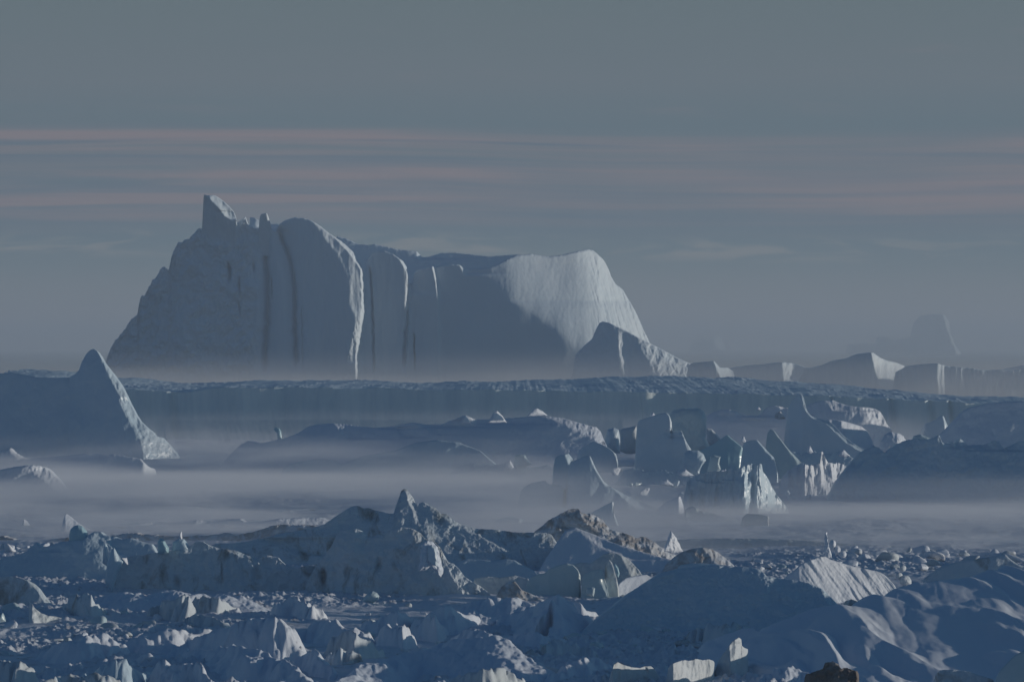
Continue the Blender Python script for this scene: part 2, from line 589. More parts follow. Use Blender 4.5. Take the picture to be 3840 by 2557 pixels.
# ================================================================== DISTANT ICEBERGS
relief('iceberg', [(3185, 1322), (3186, 1290), (3240, 1286), (3290, 1290), (3296, 1262), (3330, 1262), (3345, 1276), (3400, 1268), (3430, 1262), (3440, 1200),
                   (3455, 1183), (3500, 1177), (3545, 1180), (3560, 1205), (3567, 1255), (3580, 1285), (3600, 1316), (3610, 1322)], 1335, 23500, 700, BERG,
       'faint grey iceberg with a square tower almost lost in the haze on the horizon', 'iceberg', lean=0.1,
       edges=[([(3535, 1175), (3550, 1230), (3565, 1270), (3585, 1320)], 1.5, 60)], noise=[(12, 60, 90, 4)], rnd=4, endl=(20, 60), endr=(20, 60))
relief('iceberg', [(2590, 1292), (2600, 1284), (2640, 1274), (2672, 1272), (2690, 1262), (2706, 1268), (2716, 1290), (2720, 1296)], 1330, 31000, 600, BERG,
       'tiny ghostly iceberg barely visible in the haze right of the great iceberg', 'iceberg', lean=0.1, edges=[([(2672, 1265), (2690, 1300)], 1.2, 60)],
       noise=[(10, 60, 60, 3)], rnd=4)

# ---- row of small bergs behind the flat iceberg on the right
relief('iceberg', [(2570, 1440), (2582, 1370), (2600, 1360), (2640, 1357), (2678, 1353), (2700, 1378), (2730, 1378), (2752, 1392), (2762, 1440)], 1560, 2720, 22, BERG,
       'small flat topped iceberg with a white triangular end left of the long low bergs', 'iceberg', lean=0.1, prof=[(2570, 0), (2682, -3)],
       edges=[([(2674, 1350), (2700, 1412), (2710, 1500)], 1.5, 60, 1.5, 1.0, 60)], noise=[(0.35, 4, 6, 4)], rnd=3, endl=(14, 5), endr=(8, 2))
relief('iceberg', [(2690, 1440), (2712, 1398), (2745, 1378), (2800, 1370), (2860, 1366), (2900, 1360), (2940, 1358), (2985, 1362), (3010, 1372), (3040, 1380),
                   (3090, 1410), (3100, 1440)], 1560, 2780, 26, BERG,
       'long low iceberg with a bright spot at its right end behind the flat ice', 'iceberg', lean=0.12, prof=[(2690, 0), (2932, -4)],
       edges=[([(2932, 1352), (2938, 1420)], 1.1, 50, 2, 1.5)], noise=[(0.5, 4, 8, 4)], rnd=4, endl=(16, 5), endr=(10, 4))
relief('iceberg', [(2985, 1450), (3020, 1382), (3080, 1370), (3120, 1352), (3170, 1344), (3210, 1328), (3250, 1323), (3272, 1321), (3300, 1340), (3330, 1352),
                   (3370, 1360), (3400, 1372), (3410, 1450)], 1570, 2700, 30, BERG,
       'wedge shaped iceberg with a wide sunlit end face behind the flat ice', 'iceberg', lean=0.1, prof=[(2985, 0), (3268, -6)],
       edges=[([(3264, 1318), (3280, 1390), (3300, 1450)], 1.25, 0, 2.0, 1.5, 60)], noise=[(0.35, 3, 9, 4), (0.5, 9, 20, 3)], rnd=4, endl=(25, 6), endr=(6, 2))
relief('iceberg', [(3352, 1460), (3362, 1392), (3400, 1372), (3440, 1366), (3510, 1361), (3560, 1372), (3640, 1378), (3700, 1388), (3750, 1384), (3790, 1390),
                   (3860, 1378), (3960, 1400), (4000, 1460)], 1570, 2620, 30, BERG,
       'fluted low iceberg with vertical icy streaks at the right edge', 'iceberg', lean=0.1, prof=[(3352, 0), (3515, -4), (3545, -1.5), (3900, 4.5)],
       noise=[(0.6, 2.2, 12, 4), (0.5, 9, 20, 3)], rnd=4, jag=2, endl=(20, 6), endr=(40, 8))
relief('iceberg', [(3725, 1470), (3738, 1390), (3790, 1379), (3850, 1368), (3950, 1350), (4060, 1400), (4080, 1470)], 1570, 2700, 30, BERG,
       'dark rounded iceberg shoulder rising out of frame at the right edge', 'iceberg', lean=0.2, noise=[(0.5, 6, 9, 4)], rnd=6)
relief('iceberg', [(2140, 1440), (2160, 1330), (2175, 1313), (2196, 1292), (2222, 1270), (2236, 1235), (2250, 1210), (2262, 1205), (2285, 1210), (2310, 1222), (2350, 1240),
                   (2400, 1268), (2450, 1292), (2500, 1318), (2550, 1345), (2590, 1362), (2606, 1392), (2612, 1440)], 1560, 2760, 45, BERG,
       'dark hooked iceberg spur standing in front of the great iceberg right flank', 'iceberg', lean=0.25, prof=[(2140, 10), (2255, 0), (2320, -6)],
       edges=[([(2298, 1215), (2318, 1300), (2340, 1400)], 0.9, 26, 3, 3, 60), ([(2380, 1250), (2420, 1330), (2470, 1420)], 0.75, 0, 8, 6, 60)],
       noise=[(0.35, 3, 4, 4), (0.8, 12, 14, 3)], rnd=6, endl=(20, 8), endr=(16, 6))

# ================================================================== THE GREAT ICEBERG
MD = 3000.0
great = thing('iceberg', P(1400, 1519, MD + 40), 'great castle shaped iceberg with a curled pinnacle, fluted cliff and sunlit right dome', 'iceberg')
relief('cliff', [(372, 1400), (384, 1345), (400, 1305), (420, 1265), (430, 1255), (454, 1225), (480, 1190), (505, 1165), (510, 1130), (520, 1098), (534, 1092),
                 (545, 1070), (560, 1045), (575, 1030), (590, 1000), (604, 990), (622, 1000), (632, 960), (642, 925), (662, 900), (690, 888), (704, 882), (720, 860),
                 (735, 846), (760, 846), (770, 842), (840, 836), (885, 832), (905, 816), (916, 809), (925, 835), (945, 850), (985, 858), (1015, 858), (1030, 862), (1045, 838), (1070, 822),
                 (1104, 813), (1140, 816), (1172, 828), (1200, 846), (1232, 872), (1262, 892), (1290, 912), (1320, 940), (1350, 985), (1362, 1012), (1366, 1030),
                 (1374, 975), (1395, 945), (1410, 938), (1440, 938), (1475, 952), (1510, 978), (1524, 1000), (1532, 1060), (1544, 1060), (1552, 1020), (1570, 1006), (1600, 1002), (1622, 996),
                 (1634, 1000), (1650, 992), (1690, 988), (1722, 990), (1740, 1004), (1780, 1004), (1830, 1000), (1860, 990), (1900, 968), (1940, 952), (1990, 948), (2060, 957), (2110, 950),
                 (2160, 938), (2206, 928), (2228, 930), (2246, 945), (2272, 968), (2290, 1000), (2300, 1030), (2318, 1058), (2345, 1078), (2370, 1120), (2390, 1155), (2410, 1200), (2432, 1250), (2452, 1290),
                 (2470, 1330), (2490, 1420)], 1560, MD, 95, BERG, parent=great, lean=0.12, rnd=9, step=2.3, jag=lambda q: 2.0 * ridged(q * 0.06, 0, 1.3, 3) * sstep(385, 420, q) + (1 - sstep(700, 900, q)) * sstep(392, 430, q) * (9 * ridged(q / 26.0, 4.4, 0, 4) + 5 * ridged(q / 9.0, 1.4, 0, 2)) + sstep(2240, 2300, q) * (1 - sstep(2430, 2480, q)) * 5 * ridged(q / 18.0, 7.7, 0, 3),
       prof=[(385, 22), (520, 14), (700, 6), (900, 0), (985, -2), (1095, -4), (1340, -8), (1380, -8), (1520, -10), (1625, -12), (1900, -14), (2250, -13), (2490, 2)],
       edges=[([(1165, 815), (1210, 885), (1262, 950), (1300, 1030), (1306, 1085), (1310, 1150), (1335, 1190)], 0.55, -40, 4, 2.5, 20),
              ([(1245, 880), (1310, 950), (1352, 1010), (1356, 1080), (1357, 1150), (1350, 1240), (1336, 1330)], 3.6, -15, 1.5, 2.5, 20),
              ([(1500, 975), (1524, 1020), (1530, 1060), (1534, 1090), (1526, 1420)], 5.5, -7, 1.2, 1, 20), ([(1500, 975), (1524, 1020), (1530, 1060), (1534, 1090)], 1.2, 14, 1.5, 1, 20),
              ([(1618, 990), (1634, 1060), (1642, 1130), (1642, 1190), (1644, 1420)], 5.0, -6, 1.2, 1, 20),
              ([(1712, 970), (1736, 1024)], 1.1, 20, 1.5, 1, 10),
              ([(1690, 860), (1780, 985), (1850, 1060), (1905, 1125), (1960, 1150), (2040, 1205), (2110, 1262), (2172, 1315), (2230, 1420), (2300, 1560)], 0.31, 0, 26, 1.2, 60), ([(1800, 860), (1890, 985), (1960, 1060), (2015, 1125), (2070, 1170), (2140, 1235), (2200, 1300), (2260, 1420), (2330, 1560)], 0.20, 0, 50, 1.0, 60),
              ([(1345, 1180), (1326, 1250), (1306, 1350)], 0.8, 16, 3, 7, 20, 90),
              ([(2170, 840), (2215, 1020), (2250, 1120), (2300, 1250), (2330, 1350), (2380, 1560)], 0.85, 0, 34, 2, 80)],
       creases=[([(985, 860), (1000, 1050), (1000, 1200), (990, 1330), (995, 1420)], 4.5, 9), ([(985, 860), (1000, 1050), (1002, 1200), (995, 1420)], 4.0, 26), ([(1045, 870), (1090, 980), (1105, 1080), (1104, 1200), (1112, 1400)], 4, 7), ([(1040, 850), (1080, 980), (1095, 1080), (1100, 1200), (1112, 1400)], 3.5, 24),
                ([(1385, 1000), (1392, 1100), (1398, 1250), (1402, 1420)], 3.0, 4), ([(1536, 1030), (1530, 1150), (1520, 1260), (1512, 1400)], 4, 7),
                ([(1130, 1150), (1134, 1250), (1136, 1400)], 1.5, 2.2), ([(1550, 1250), (1556, 1400)], 4, 2.2), ([(1015, 1030), (1020, 1150)], 3, 2.2),
                ([(850, 980), (858, 1010), (852, 1080)], 5, 6), ([(892, 1040), (897, 1130)], 4, 4), ([(888, 1130), (902, 1200)], 4, 4), ([(945, 980), (955, 1050)], 4, 5)],
       noise=[(0.05, 2.5, 4, 4), (1.2, 30, 60, 3)], endl=(40, 10), endr=(40, 20),
       extra=lambda PX, PY: (1 - sstep(930, 1000, PX)) * (20 * ridged(PX / 60, PY / 80, 2.2, 5, 0.6) + 12 * fbm(PX / 130, PY / 200, 5.2, 3)) + sstep(1000, 1040, PX) * (1 - sstep(1500, 1800, PX)) * (7 * fbm(PX / 90, PY / 500, 4.2, 3) + 2 * fbm(PX / 20, PY / 90, 4.2, 3)) + sstep(2190, 2260, PX) * (7 * ridged(PX / 22 - PY / 90, PY / 190, 6.2, 4)))
relief('pinnacle', [(752, 905), (758, 850), (762, 790), (766, 731), (780, 734), (806, 733), (822, 742), (845, 760), (862, 776), (878, 795), (886, 815), (890, 828), (892, 905)], 920,
       MD + 17, 24, BERG, parent=great, lean=-0.3, prof=[(752, 3), (790, 0), (890, -3)],
       edges=[([(772, 732), (800, 760), (825, 785), (845, 812), (870, 826)], 1.1, 40, 2, 1.5, 4), ([(764, 732), (790, 765), (812, 790)], -0.9, 14, 2, 1, 6)], noise=[(0.4, 3, 5, 4)], rnd=4, endl=(8, 2), endr=(8, 3))
relief('ice_fin', [(968, 905), (974, 820), (980, 804), (1002, 800), (1008, 816), (1014, 834), (1030, 900), (1034, 930)], 960, MD + 13, 10, BERG, parent=great, lean=-0.2,
       edges=[([(1001, 798), (1004, 832)], 1.3, 30, 1, 0.5, 4)], noise=[(0.2, 3, 5, 3)], rnd=2, endl=(5, 2), endr=(5, 2))
relief('rear_ridge', [(1200, 960), (1260, 880), (1300, 893), (1340, 912), (1380, 915), (1400, 911), (1440, 920), (1490, 932), (1540, 937), (1560, 938), (1580, 960), (1610, 958), (1650, 945),
                      (1690, 944), (1740, 948), (1800, 955), (1830, 958), (1880, 955), (1950, 950), (1990, 990)], 1300, MD + 95, 40, BERG, parent=great, lean=0.5, jag=2.0, jagf=0.07,
       edges=[([(1556, 936), (1562, 965)], 1.4, 30, 1.5, 1, 10)], noise=[(0.5, 5, 5, 4), (1.5, 20, 20, 3)], rnd=5)
relief('snow_saddle', [(930, 905), (925, 812), (950, 815), (985, 835), (1010, 840), (1040, 838), (1060, 850), (1070, 905)], 930, MD + 30, 20, BERG, parent=great, lean=0.6,
       edges=[([(918, 810), (955, 850)], 1.0, 40, 2, 1, 6)], noise=[(0.5, 5, 5, 4)], rnd=4)

# ================================================================== THE FLAT TABULAR ICEBERG
def tabular():
    D0 = 1900.0
    nx = 1500
    px = np.linspace(-260, 4100, nx)
    xs = (px - 1920) * K * D0
    # height of the front lip in photograph rows, then metres
    lip = np.interp(px, [-260, 0, 300, 460, 700, 850, 1400, 1900, 2500, 2900, 3100, 3300, 3500, 3650, 3840, 4100],
                    [1448, 1448, 1452, 1460, 1470, 1452, 1455, 1462, 1470, 1478, 1482, 1492, 1502, 1510, 1505, 1515])
    lip = lip + 4.0 * fbm(px / 150.0, 3.3, 0.0, 3) + 2.5 * fbm(px / 60.0, 3.3, 0.0, 4) + 2.0 * ridged(px / 22.0, 3.3, 0.0, 3)
    zl = EYE - (lip - HZ) * K * D0
    front = 4 * fbm(px / 420.0, 8.8, 0.0, 3) + 0.8 * fbm(px / 70.0, 1.8, 0.0, 3) - 0.07 * xs
    nzv = 70
    v = np.linspace(0, 1, nzv)[:, None]
    zb = -2.0
    Zf = zb + v * (zl[None, :] - zb)
    PXb = np.broadcast_to(px[None, :], Zf.shape)
    Yf = D0 + front[None, :] + 0.10 * (Zf - zb) + 0.22 * fbm(PXb * 0.08659 / 5, Zf / 16, 2.0, 4) + 0.12 * ridged(PXb * 0.08659 / 9, Zf / 40, 6.0, 3)
    for cx, cw, cd in ((3340, 14, 1.8), (3480, 12, 1.8), (3556, 9, 2), (640, 14, 1.5), (3115, 5, 1.2), (2400, 8, .8)):
        bend = cx + (1 - v) * 18
        Yf = Yf + cd * np.exp(-((PXb - bend) / cw) ** 2)
    nb = 240
    t = np.linspace(0, 1, nb + 1)[1:, None]
    # back rim traced too
    rim = np.interp(px, [-260, 0, 60, 240, 460, 700, 850, 1200, 1500, 2000, 2300, 2500, 2700, 2900, 3100, 3300, 3500, 3700, 3840, 4100],
                    [1385, 1396, 1408, 1416, 1437, 1436, 1428, 1431, 1437, 1428, 1414, 1408, 1412, 1420, 1430, 1440, 1456, 1478, 1484, 1490])
    rim = rim + 1.5 * fbm(px / 25.0, 4.3, 0.0, 4)
    Lb = 330.0
    zr = EYE - (rim - HZ) * K * (D0 + Lb)
    Xt = np.broadcast_to(xs[None, :], (nb, nx))
    Yt = D0 + front[None, :] + 0.10 * (zl[None, :] - zb) + t * Lb
    tt = t ** 0.9
    Zt = zl[None, :] * (1 - tt) + zr[None, :] * tt + np.minimum(1, t * 20) * (0.8 * fbm((Xt + 0.4 * Yt) / 23.0, (Yt - 0.3 * Xt) / 31.0, 1.1, 6, 0.55) + 0.5 * sstep(0.0, 0.5, fbm(Xt / 60.0, Yt / 60.0, 4.1, 2)) * fbm((Xt + 0.7 * Yt) / 3.1, (Yt - 0.7 * Xt) / 4.7, 4.1, 3))
    Xf = np.broadcast_to(xs[None, :], Zf.shape)
    Yb = Yt[-1:] + np.array([[6.0], [10.0]])
    Zb = np.concatenate([Zt[-1:] * 0.5, np.full((1, nx), -2.0)])
    Xb = np.broadcast_to(xs[None, :], Yb.shape)
    XX, YY, ZZ = np.concatenate([Xf, Xt, Xb]), np.concatenate([Yf, Yt, Yb]), np.concatenate([Zf, Zt, Zb])
    o = mesh_obj('tabular_iceberg', np.stack([XX, YY, ZZ], -1), gridfaces(XX.shape[0], nx), WALL)
    o.data.materials.append(BLUE)  # darker ice for the top: shade among its small bumps, put into the colour
    fi = np.zeros(len(o.data.polygons), np.int32)
    fi[(nzv - 1) * (nx - 1):] = 1
    o.data.polygons.foreach_set('material_index', fi)
    tag(o, 'long flat topped iceberg with a pale green grey cliff spanning the whole view', 'iceberg')


tabular()

# ================================================================== BERGS BETWEEN THE FOG BANKS
relief('iceberg', [(-260, 1460), (-150, 1402), (0, 1400), (30, 1396), (70, 1404), (120, 1414), (190, 1417), (248, 1415), (272, 1402), (286, 1388), (296, 1358), (312, 1328), (330, 1310),
                   (342, 1307), (354, 1313), (366, 1330), (378, 1352), (398, 1376), (420, 1404), (446, 1440), (468, 1480), (482, 1510), (505, 1552), (522, 1578), (548, 1602), (572, 1622),
                   (580, 1634), (606, 1642), (630, 1668), (655, 1700), (690, 1760)], None, 1560, 70, BLUE,
       'shark fin shaped blue iceberg at the left with a sunlit right ridge', lean=0.32, prof=[(-260, 6), (250, 3), (318, 0), (420, -1.5), (540, -3)],
       edges=[([(350, 1305), (392, 1390), (425, 1450), (452, 1500), (478, 1560), (512, 1610), (530, 1660), (545, 1760)], 1.05, 0, 3, 4), ([(318, 1310), (306, 1400), (300, 1480)], 0.25, 20, 6),
              ([(442, 1500), (470, 1560), (500, 1610), (508, 1640)], 0.8, 14, 2, 4, 20)],
       noise=[(0.3, 3, 4, 4), (1.0, 14, 14, 3)], rnd=6, jag=1.0, endl=(20, 6), endr=(14, 4))
relief('iceberg', [(800, 1790), (838, 1722), (860, 1700), (890, 1670), (920, 1655), (945, 1658), (960, 1664), (995, 1658), (1060, 1645), (1110, 1625), (1150, 1600), (1185, 1592), (1240, 1588),
                   (1295, 1592), (1335, 1598), (1400, 1604), (1440, 1603), (1490, 1595), (1540, 1584), (1600, 1592), (1660, 1590), (1690, 1576), (1745, 1556), (1780, 1572), (1820, 1572),
                   (1900, 1568), (1990, 1560), (2040, 1558), (2110, 1566), (2160, 1580), (2200, 1592), (2240, 1602), (2255, 1620), (2264, 1646), (2280, 1680), (2300, 1700), (2330, 1790)], None, 1440, 80, SNOW,
       'long low snow covered iceberg rising out of the fog left of the glassy slabs', lean=0.75, bulge=4, prof=[(800, 12), (2050, -5), (2330, -6)],
       edges=[([(1240, 1580), (1262, 1610), (1285, 1645)], 1.0, 34, 3, 6, 8), ([(1330, 1596), (1400, 1606)], 0.7, 40, 4, 5, 10), ([(1545, 1580), (1565, 1600)], 0.9, 60, 3, 5, 8),
              ([(1590, 1602), (1620, 1630)], 0.9, 24, 3, 3, 5), ([(1478, 1612), (1500, 1640)], 0.9, 20, 2, 3, 5), ([(1735, 1552), (1775, 1590)], 0.9, 50, 3, 4, 6),
              ([(2030, 1558), (2100, 1582), (2200, 1630), (2240, 1660)], 0.65, 0, 10, 10, 4), ([(2230, 1596), (2245, 1660)], 1.0, 30, 2, 2, 4)],
       creases=[([(1420, 1650), (1400, 1700)], 3, 40)], noise=[(0.12, 3, 3, 4), (1.2, 20, 8, 3)], rough=[(0.45, 7, 4, 5)], rnd=8, jag=2.5, endl=(60, 10), endr=(30, 5))
relief('iceberg', [(1040, 1800), (1062, 1755), (1090, 1738), (1150, 1726), (1210, 1721), (1250, 1726), (1282, 1742), (1310, 1728), (1360, 1710), (1420, 1700), (1480, 1690), (1560, 1660), (1640, 1650), (1720, 1660),
                   (1800, 1690), (1860, 1740), (1900, 1800)], None, 1360, 40, BLUE,
       'dark rounded double hump of ice with its foot lost in the fog', lean=0.6, noise=[(0.25, 3, 3, 4), (0.8, 10, 8, 3)], rnd=8, endl=(30, 6), endr=(50, 8))
relief('iceberg', [(2150, 1800), (2170, 1690), (2225, 1654), (2262, 1668), (2290, 1684), (2312, 1704), (2318, 1730), (2321, 1764), (2318, 1800)], None, 1400, 20, BLUE,
       'smooth dark lobe with a thin bright rim in front of the long snowy iceberg', lean=0.25, prof=[(2150, 3), (2300, 0)],
       edges=[([(2300, 1690), (2312, 1720), (2314, 1780)], 1.4, 20, 1.5, 1, 30)], noise=[(0.15, 3, 4, 3)], rnd=6, endl=(30, 5), endr=(6, 1.5))
lump('ice_shard', [(1026, 1606), (1036, 1602), (1048, 1606), (1055, 1618), (1058, 1645), (1040, 1648), (1040, 1620), (1028, 1614)], 1435, 1.2, TEAL, 'tiny teal hook of ice standing on the left slope of the long snowy iceberg', 'ice block', lean=0.1)
for px_, py_, w_, h_, lab in ((1744, 1572, 22, 16, 'small pointed snow block on the crest of the long snowy iceberg'), (1860, 1562, 40, 22, 'faint blue wedge with a thin white edge on the long snowy iceberg'),
                              (2010, 1545, 44, 14, 'white sloping plate on the crest of the long snowy iceberg')):
    lump('ice_shard', [(px_ - w_ * .8, py_ + h_), (px_ - w_ * .2, py_ - h_ * .8), (px_ + w_ * .1, py_ - h_), (px_ + w_ * .6, py_ - h_ * .1), (px_ + w_, py_ + h_)], 1432, 1.6, SNOW, lab, 'ice block', tilt=0.8)

# ---- glassy slabs right of the middle
lump('ice_shard', [(2262, 1700), (2266, 1650), (2280, 1610), (2300, 1602), (2318, 1612), (2326, 1640), (2326, 1700)], 1500, 5, BLUE, 'dark rounded block left of the brownish box of ice', 'ice slab')
lump('ice_shard', [(2325, 1692), (2326, 1612), (2345, 1604), (2384, 1596), (2392, 1640), (2390, 1700), (2350, 1704)], 1490, 5, GREY, 'brownish box shaped slab of ice between dark blue blocks', 'ice slab', sharp=6)
lump('ice_shard', [(2500, 1700), (2503, 1600), (2506, 1556), (2522, 1540), (2560, 1530), (2592, 1527), (2622, 1530), (2642, 1542), (2651, 1565), (2650, 1600), (2646, 1640), (2656, 1664), (2662, 1690), (2600, 1710)],
     1480, 9, GLASS, 'tall pale glassy slab with a rounded top and bright right edge', 'ice slab', sharp=7, tilt=-0.12, amp=0.03)
lump('ice_shard', [(2648, 1604), (2668, 1608), (2690, 1630), (2704, 1646), (2690, 1668), (2662, 1674), (2650, 1650)], 1500, 4, GREY, 'rounded ochre edged slab behind the tall glassy slab', 'ice slab', sharp=4)
relief('ice_shard', [(2378, 1790), (2384, 1700), (2388, 1620), (2392, 1584), (2400, 1576), (2430, 1566), (2460, 1556), (2490, 1548), (2503, 1549), (2513, 1560), (2520, 1585), (2521, 1612), (2524, 1618),
                    (2540, 1613), (2556, 1615), (2567, 1640), (2576, 1660), (2592, 1684), (2600, 1720), (2606, 1790)], None, 1390, 12, BLUE,
       'large dark blue twin headed slab with a glassy knob and bright right rims', 'ice slab', lean=0.12, prof=[(2378, 2), (2500, 0), (2600, -1)],
       edges=[([(2508, 1548), (2514, 1580), (2512, 1622)], 1.4, 12, 1.5, 1, 6), ([(2488, 1622), (2500, 1640)], 1.0, 12, 1.5, 1, 4), ([(2552, 1610), (2566, 1650), (2576, 1684), (2580, 1700)], 1.1, 22, 2, 2, 8)],
       noise=[(0.2, 3, 4, 4), (0.6, 8, 8, 2)], rnd=5, endl=(14, 4), endr=(10, 3))
relief('ice_shard', [(2596, 1790), (2606, 1700), (2640, 1684), (2680, 1662), (2712, 1640), (2728, 1630), (2740, 1640), (2758, 1655), (2782, 1674), (2794, 1694), (2794, 1720), (2793, 1756), (2796, 1790)], None, 1360, 10, TEAL,
       'tilted blue tent shaped slab with a bright end face', 'ice slab', lean=0.12, prof=[(2596, 2.5), (2728, 0), (2796, 0.5)],
       edges=[([(2784, 1670), (2774, 1710), (2772, 1790)], 1.3, 0, 1.5, 1, 40)], noise=[(0.12, 3, 4, 3), (0.5, 8, 8, 2)], rnd=3, endl=(14, 3), endr=(3, 0.8))
lump('ice_shard', [(2562, 1702), (2585, 1686), (2616, 1688), (2638, 1704), (2649, 1726), (2640, 1742), (2630, 1760), (2626, 1792), (2606, 1798), (2590, 1780), (2570, 1760), (2560, 1730)], 1330, 5, BLUE,
     'hunched dark lump with a lit shoulder below the twin headed slab', 'ice slab', sharp=3)
lump('ice_shard', [(2650, 1768), (2656, 1740), (2664, 1710), (2676, 1706), (2702, 1713), (2698, 1740), (2706, 1760), (2692, 1776)], 1300, 2.2, GLASS, 'small pale translucent slab in front of the blue tent shaped slab', 'ice slab', sharp=6)
lump('ice_shard', [(1926, 1736), (1930, 1708), (1948, 1703), (1968, 1706), (1980, 1724), (1996, 1742), (1960, 1752), (1934, 1756)], 1330, 3.0, GLASS, 'pale squat glassy block under the long snowy iceberg', 'ice slab', sharp=5)
for k_, (px_, py_, w_, h_, D_, mt, lab) in enumerate((
        (1912, 1742, 18, 18, 1325, SNOW, 'broken white rubble piece left of the pale squat glassy block'),
        (2073, 1790, 8, 7, 1180, SNOW, 'tiny bright crumb of ice above the flat topped dark block'),
        (1820, 1730, 6, 6, 1330, SNOW, 'tiny lone white crumb below the long snowy iceberg'),
        (2450, 1556, 12, 9, 1470, SNOW, 'tiny white crumb left of the glassy knob'),
        (2845, 1532, 10, 7, 1640, SNOW, 'tiny white crumb high up near the tabular cliff foot'),
        (2788, 1648, 10, 14, 1400, SNOW, 'small white rounded crumb right of the blue tent shaped slab'),
        (2925, 1558, 22, 16, 1660, DIRTY, 'small brown topped boulder on the far dark mound'),
        (3038, 1686, 12, 16, 1300, SNOW, 'faint white crumb in the mist below the winged iceberg'),
        (2500, 1810, 26, 14, 1240, SNOW, 'thin tilted white sliver lying in the mist'),
        (2570, 1772, 34, 14, 1260, SNOW, 'loose pile of white slivers below the hunched dark lump'),
        (3165, 1700, 22, 14, 1260, SNOW, 'faint rounded chip in the mist above the icicle wall'))):
    lump('ice_chunk', [(px_ - w_, py_ + h_ * .6), (px_ - w_ * .7, py_ - h_ * .6), (px_, py_ - h_), (px_ + w_ * .5, py_ - h_ * .2), (px_ + w_, py_ + h_ * .7), (px_, py_ + h_)], D_, w_ * 2 * K * D_, mt, lab,
         'ice block', sharp=3, amp=0.14, tilt=0.5, seed=k_ * 3.1)

# ---- the winged berg and the snowy humps behind it
relief('iceberg', [(2940, 1760), (2952, 1620), (2962, 1530), (2975, 1500), (2992, 1484), (3004, 1477), (3012, 1480), (3020, 1500), (3027, 1535), (3040, 1556), (3056, 1566), (3086, 1572), (3112, 1580), (3134, 1600),
                   (3160, 1630), (3190, 1655), (3222, 1676), (3270, 1700), (3310, 1770)], None, 1470, 30, BLUE,
       'dark winged iceberg with an upswept horn and a bright rim sweeping down right', lean=0.18, prof=[(2940, 6), (3010, 1), (3200, -3)],
       edges=[([(2998, 1472), (3014, 1510), (3022, 1545), (3045, 1568), (3100, 1590), (3130, 1620), (3170, 1660), (3210, 1684), (3260, 1710)], 1.3, 16, 1.5, 2, 30)], noise=[(0.2, 3, 4, 4), (0.8, 10, 10, 3)],
       rnd=3, endl=(30, 8), endr=(20, 5))
relief('iceberg', [(3000, 1640), (3015, 1550), (3030, 1520), (3060, 1508), (3090, 1502), (3112, 1503), (3126, 1500), (3150, 1510), (3180, 1520), (3220, 1526), (3262, 1528), (3290, 1534), (3308, 1544), (3318, 1560),
                   (3332, 1590), (3350, 1612), (3370, 1660)], None, 1640, 40, SNOW,
       'snowy humped iceberg with a feathery sunlit end behind the winged iceberg', lean=0.4, bulge=3,
       edges=[([(3098, 1498), (3112, 1520), (3122, 1540)], 0.9, 40, 4, 4, 6), ([(3228, 1520), (3252, 1560), (3275, 1612)], 0.95, 0, 6, 8, 30)], noise=[(0.5, 2.4, 6, 4), (0.9, 12, 10, 3)], rnd=6, endl=(20, 6), endr=(12, 4))
relief('iceberg', [(3080, 1720), (3095, 1576), (3130, 1572), (3170, 1580), (3206, 1590), (3240, 1600), (3262, 1618), (3280, 1650), (3300, 1700), (3310, 1730)], None, 1530, 20, SNOW,
       'sunlit crumbly snow ramp running down into the mist beside the winged iceberg', lean=0.4, prof=[(3080, 0), (3160, 1), (3310, 12)], noise=[(0.6, 3, 5, 4)], rnd=6)
relief('iceberg', [(2600, 1660), (2640, 1566), (2680, 1545), (2710, 1537), (2740, 1536), (2770, 1544), (2800, 1560), (2826, 1557), (2846, 1560), (2866, 1545), (2880, 1530), (2912, 1520), (2940, 1526), (2960, 1530), (2990, 1600), (3000, 1660)],
       None, 1690, 40, SNOW, 'low dark double mound with small lit snow patches below the cliff', lean=0.7,
       edges=[([(2735, 1534), (2760, 1562)], 0.9, 40, 4, 4, 8), ([(2690, 1560), (2730, 1580)], 0.8, 24, 3, 3, 6), ([(2780, 1576), (2820, 1600)], 0.8, 30, 3, 3, 6), ([(2916, 1518), (2930, 1532)], 0.9, 20, 3, 3, 6)],
       noise=[(0.5, 5, 4, 4), (1.2, 16, 8, 3)], rnd=6, jag=1.5)
relief('iceberg', [(3450, 1640), (3470, 1590), (3510, 1575), (3528, 1560), (3542, 1560), (3550, 1580), (3562, 1604), (3570, 1640)], None, 1640, 15, BLUE, 'small crooked ice hook with a bright edge left of the big right dome', lean=0.2,
       edges=[([(3534, 1556), (3545, 1585), (3556, 1605)], 1.2, 20, 1.5, 1, 10)], noise=[(0.3, 4, 4, 3)], rnd=3)
relief('iceberg', [(3480, 1720), (3520, 1640), (3560, 1604), (3592, 1570), (3620, 1542), (3650, 1526), (3700, 1515), (3760, 1508), (3840, 1503), (3920, 1510), (4050, 1560), (4140, 1720)], None, 1500, 80, SNOW,
       'big smooth shaded dome of ice at the right edge below the cliff', lean=0.55, bulge=5, noise=[(0.3, 4, 4, 4), (1.0, 16, 10, 3)], rough=[(0.5, 7, 5, 4)], rnd=10, endl=(60, 14), endr=(80, 20))
lump('ice_shard', [(3300, 1690), (3304, 1655), (3318, 1632), (3342, 1622), (3366, 1626), (3388, 1640), (3408, 1662), (3390, 1690), (3350, 1704)], 1330, 6, SNOW, 'rounded lump with a bright snow cap left of the dark serrated ridge', 'ice block', tilt=0.5, amp=0.1)
lump('ice_shard', [(3418, 1650), (3425, 1634), (3450, 1628), (3480, 1640), (3500, 1648), (3490, 1670), (3430, 1672)], 1400, 5, GLASS, 'pale low block half hidden behind the serrated ridge', 'ice slab', sharp=4)

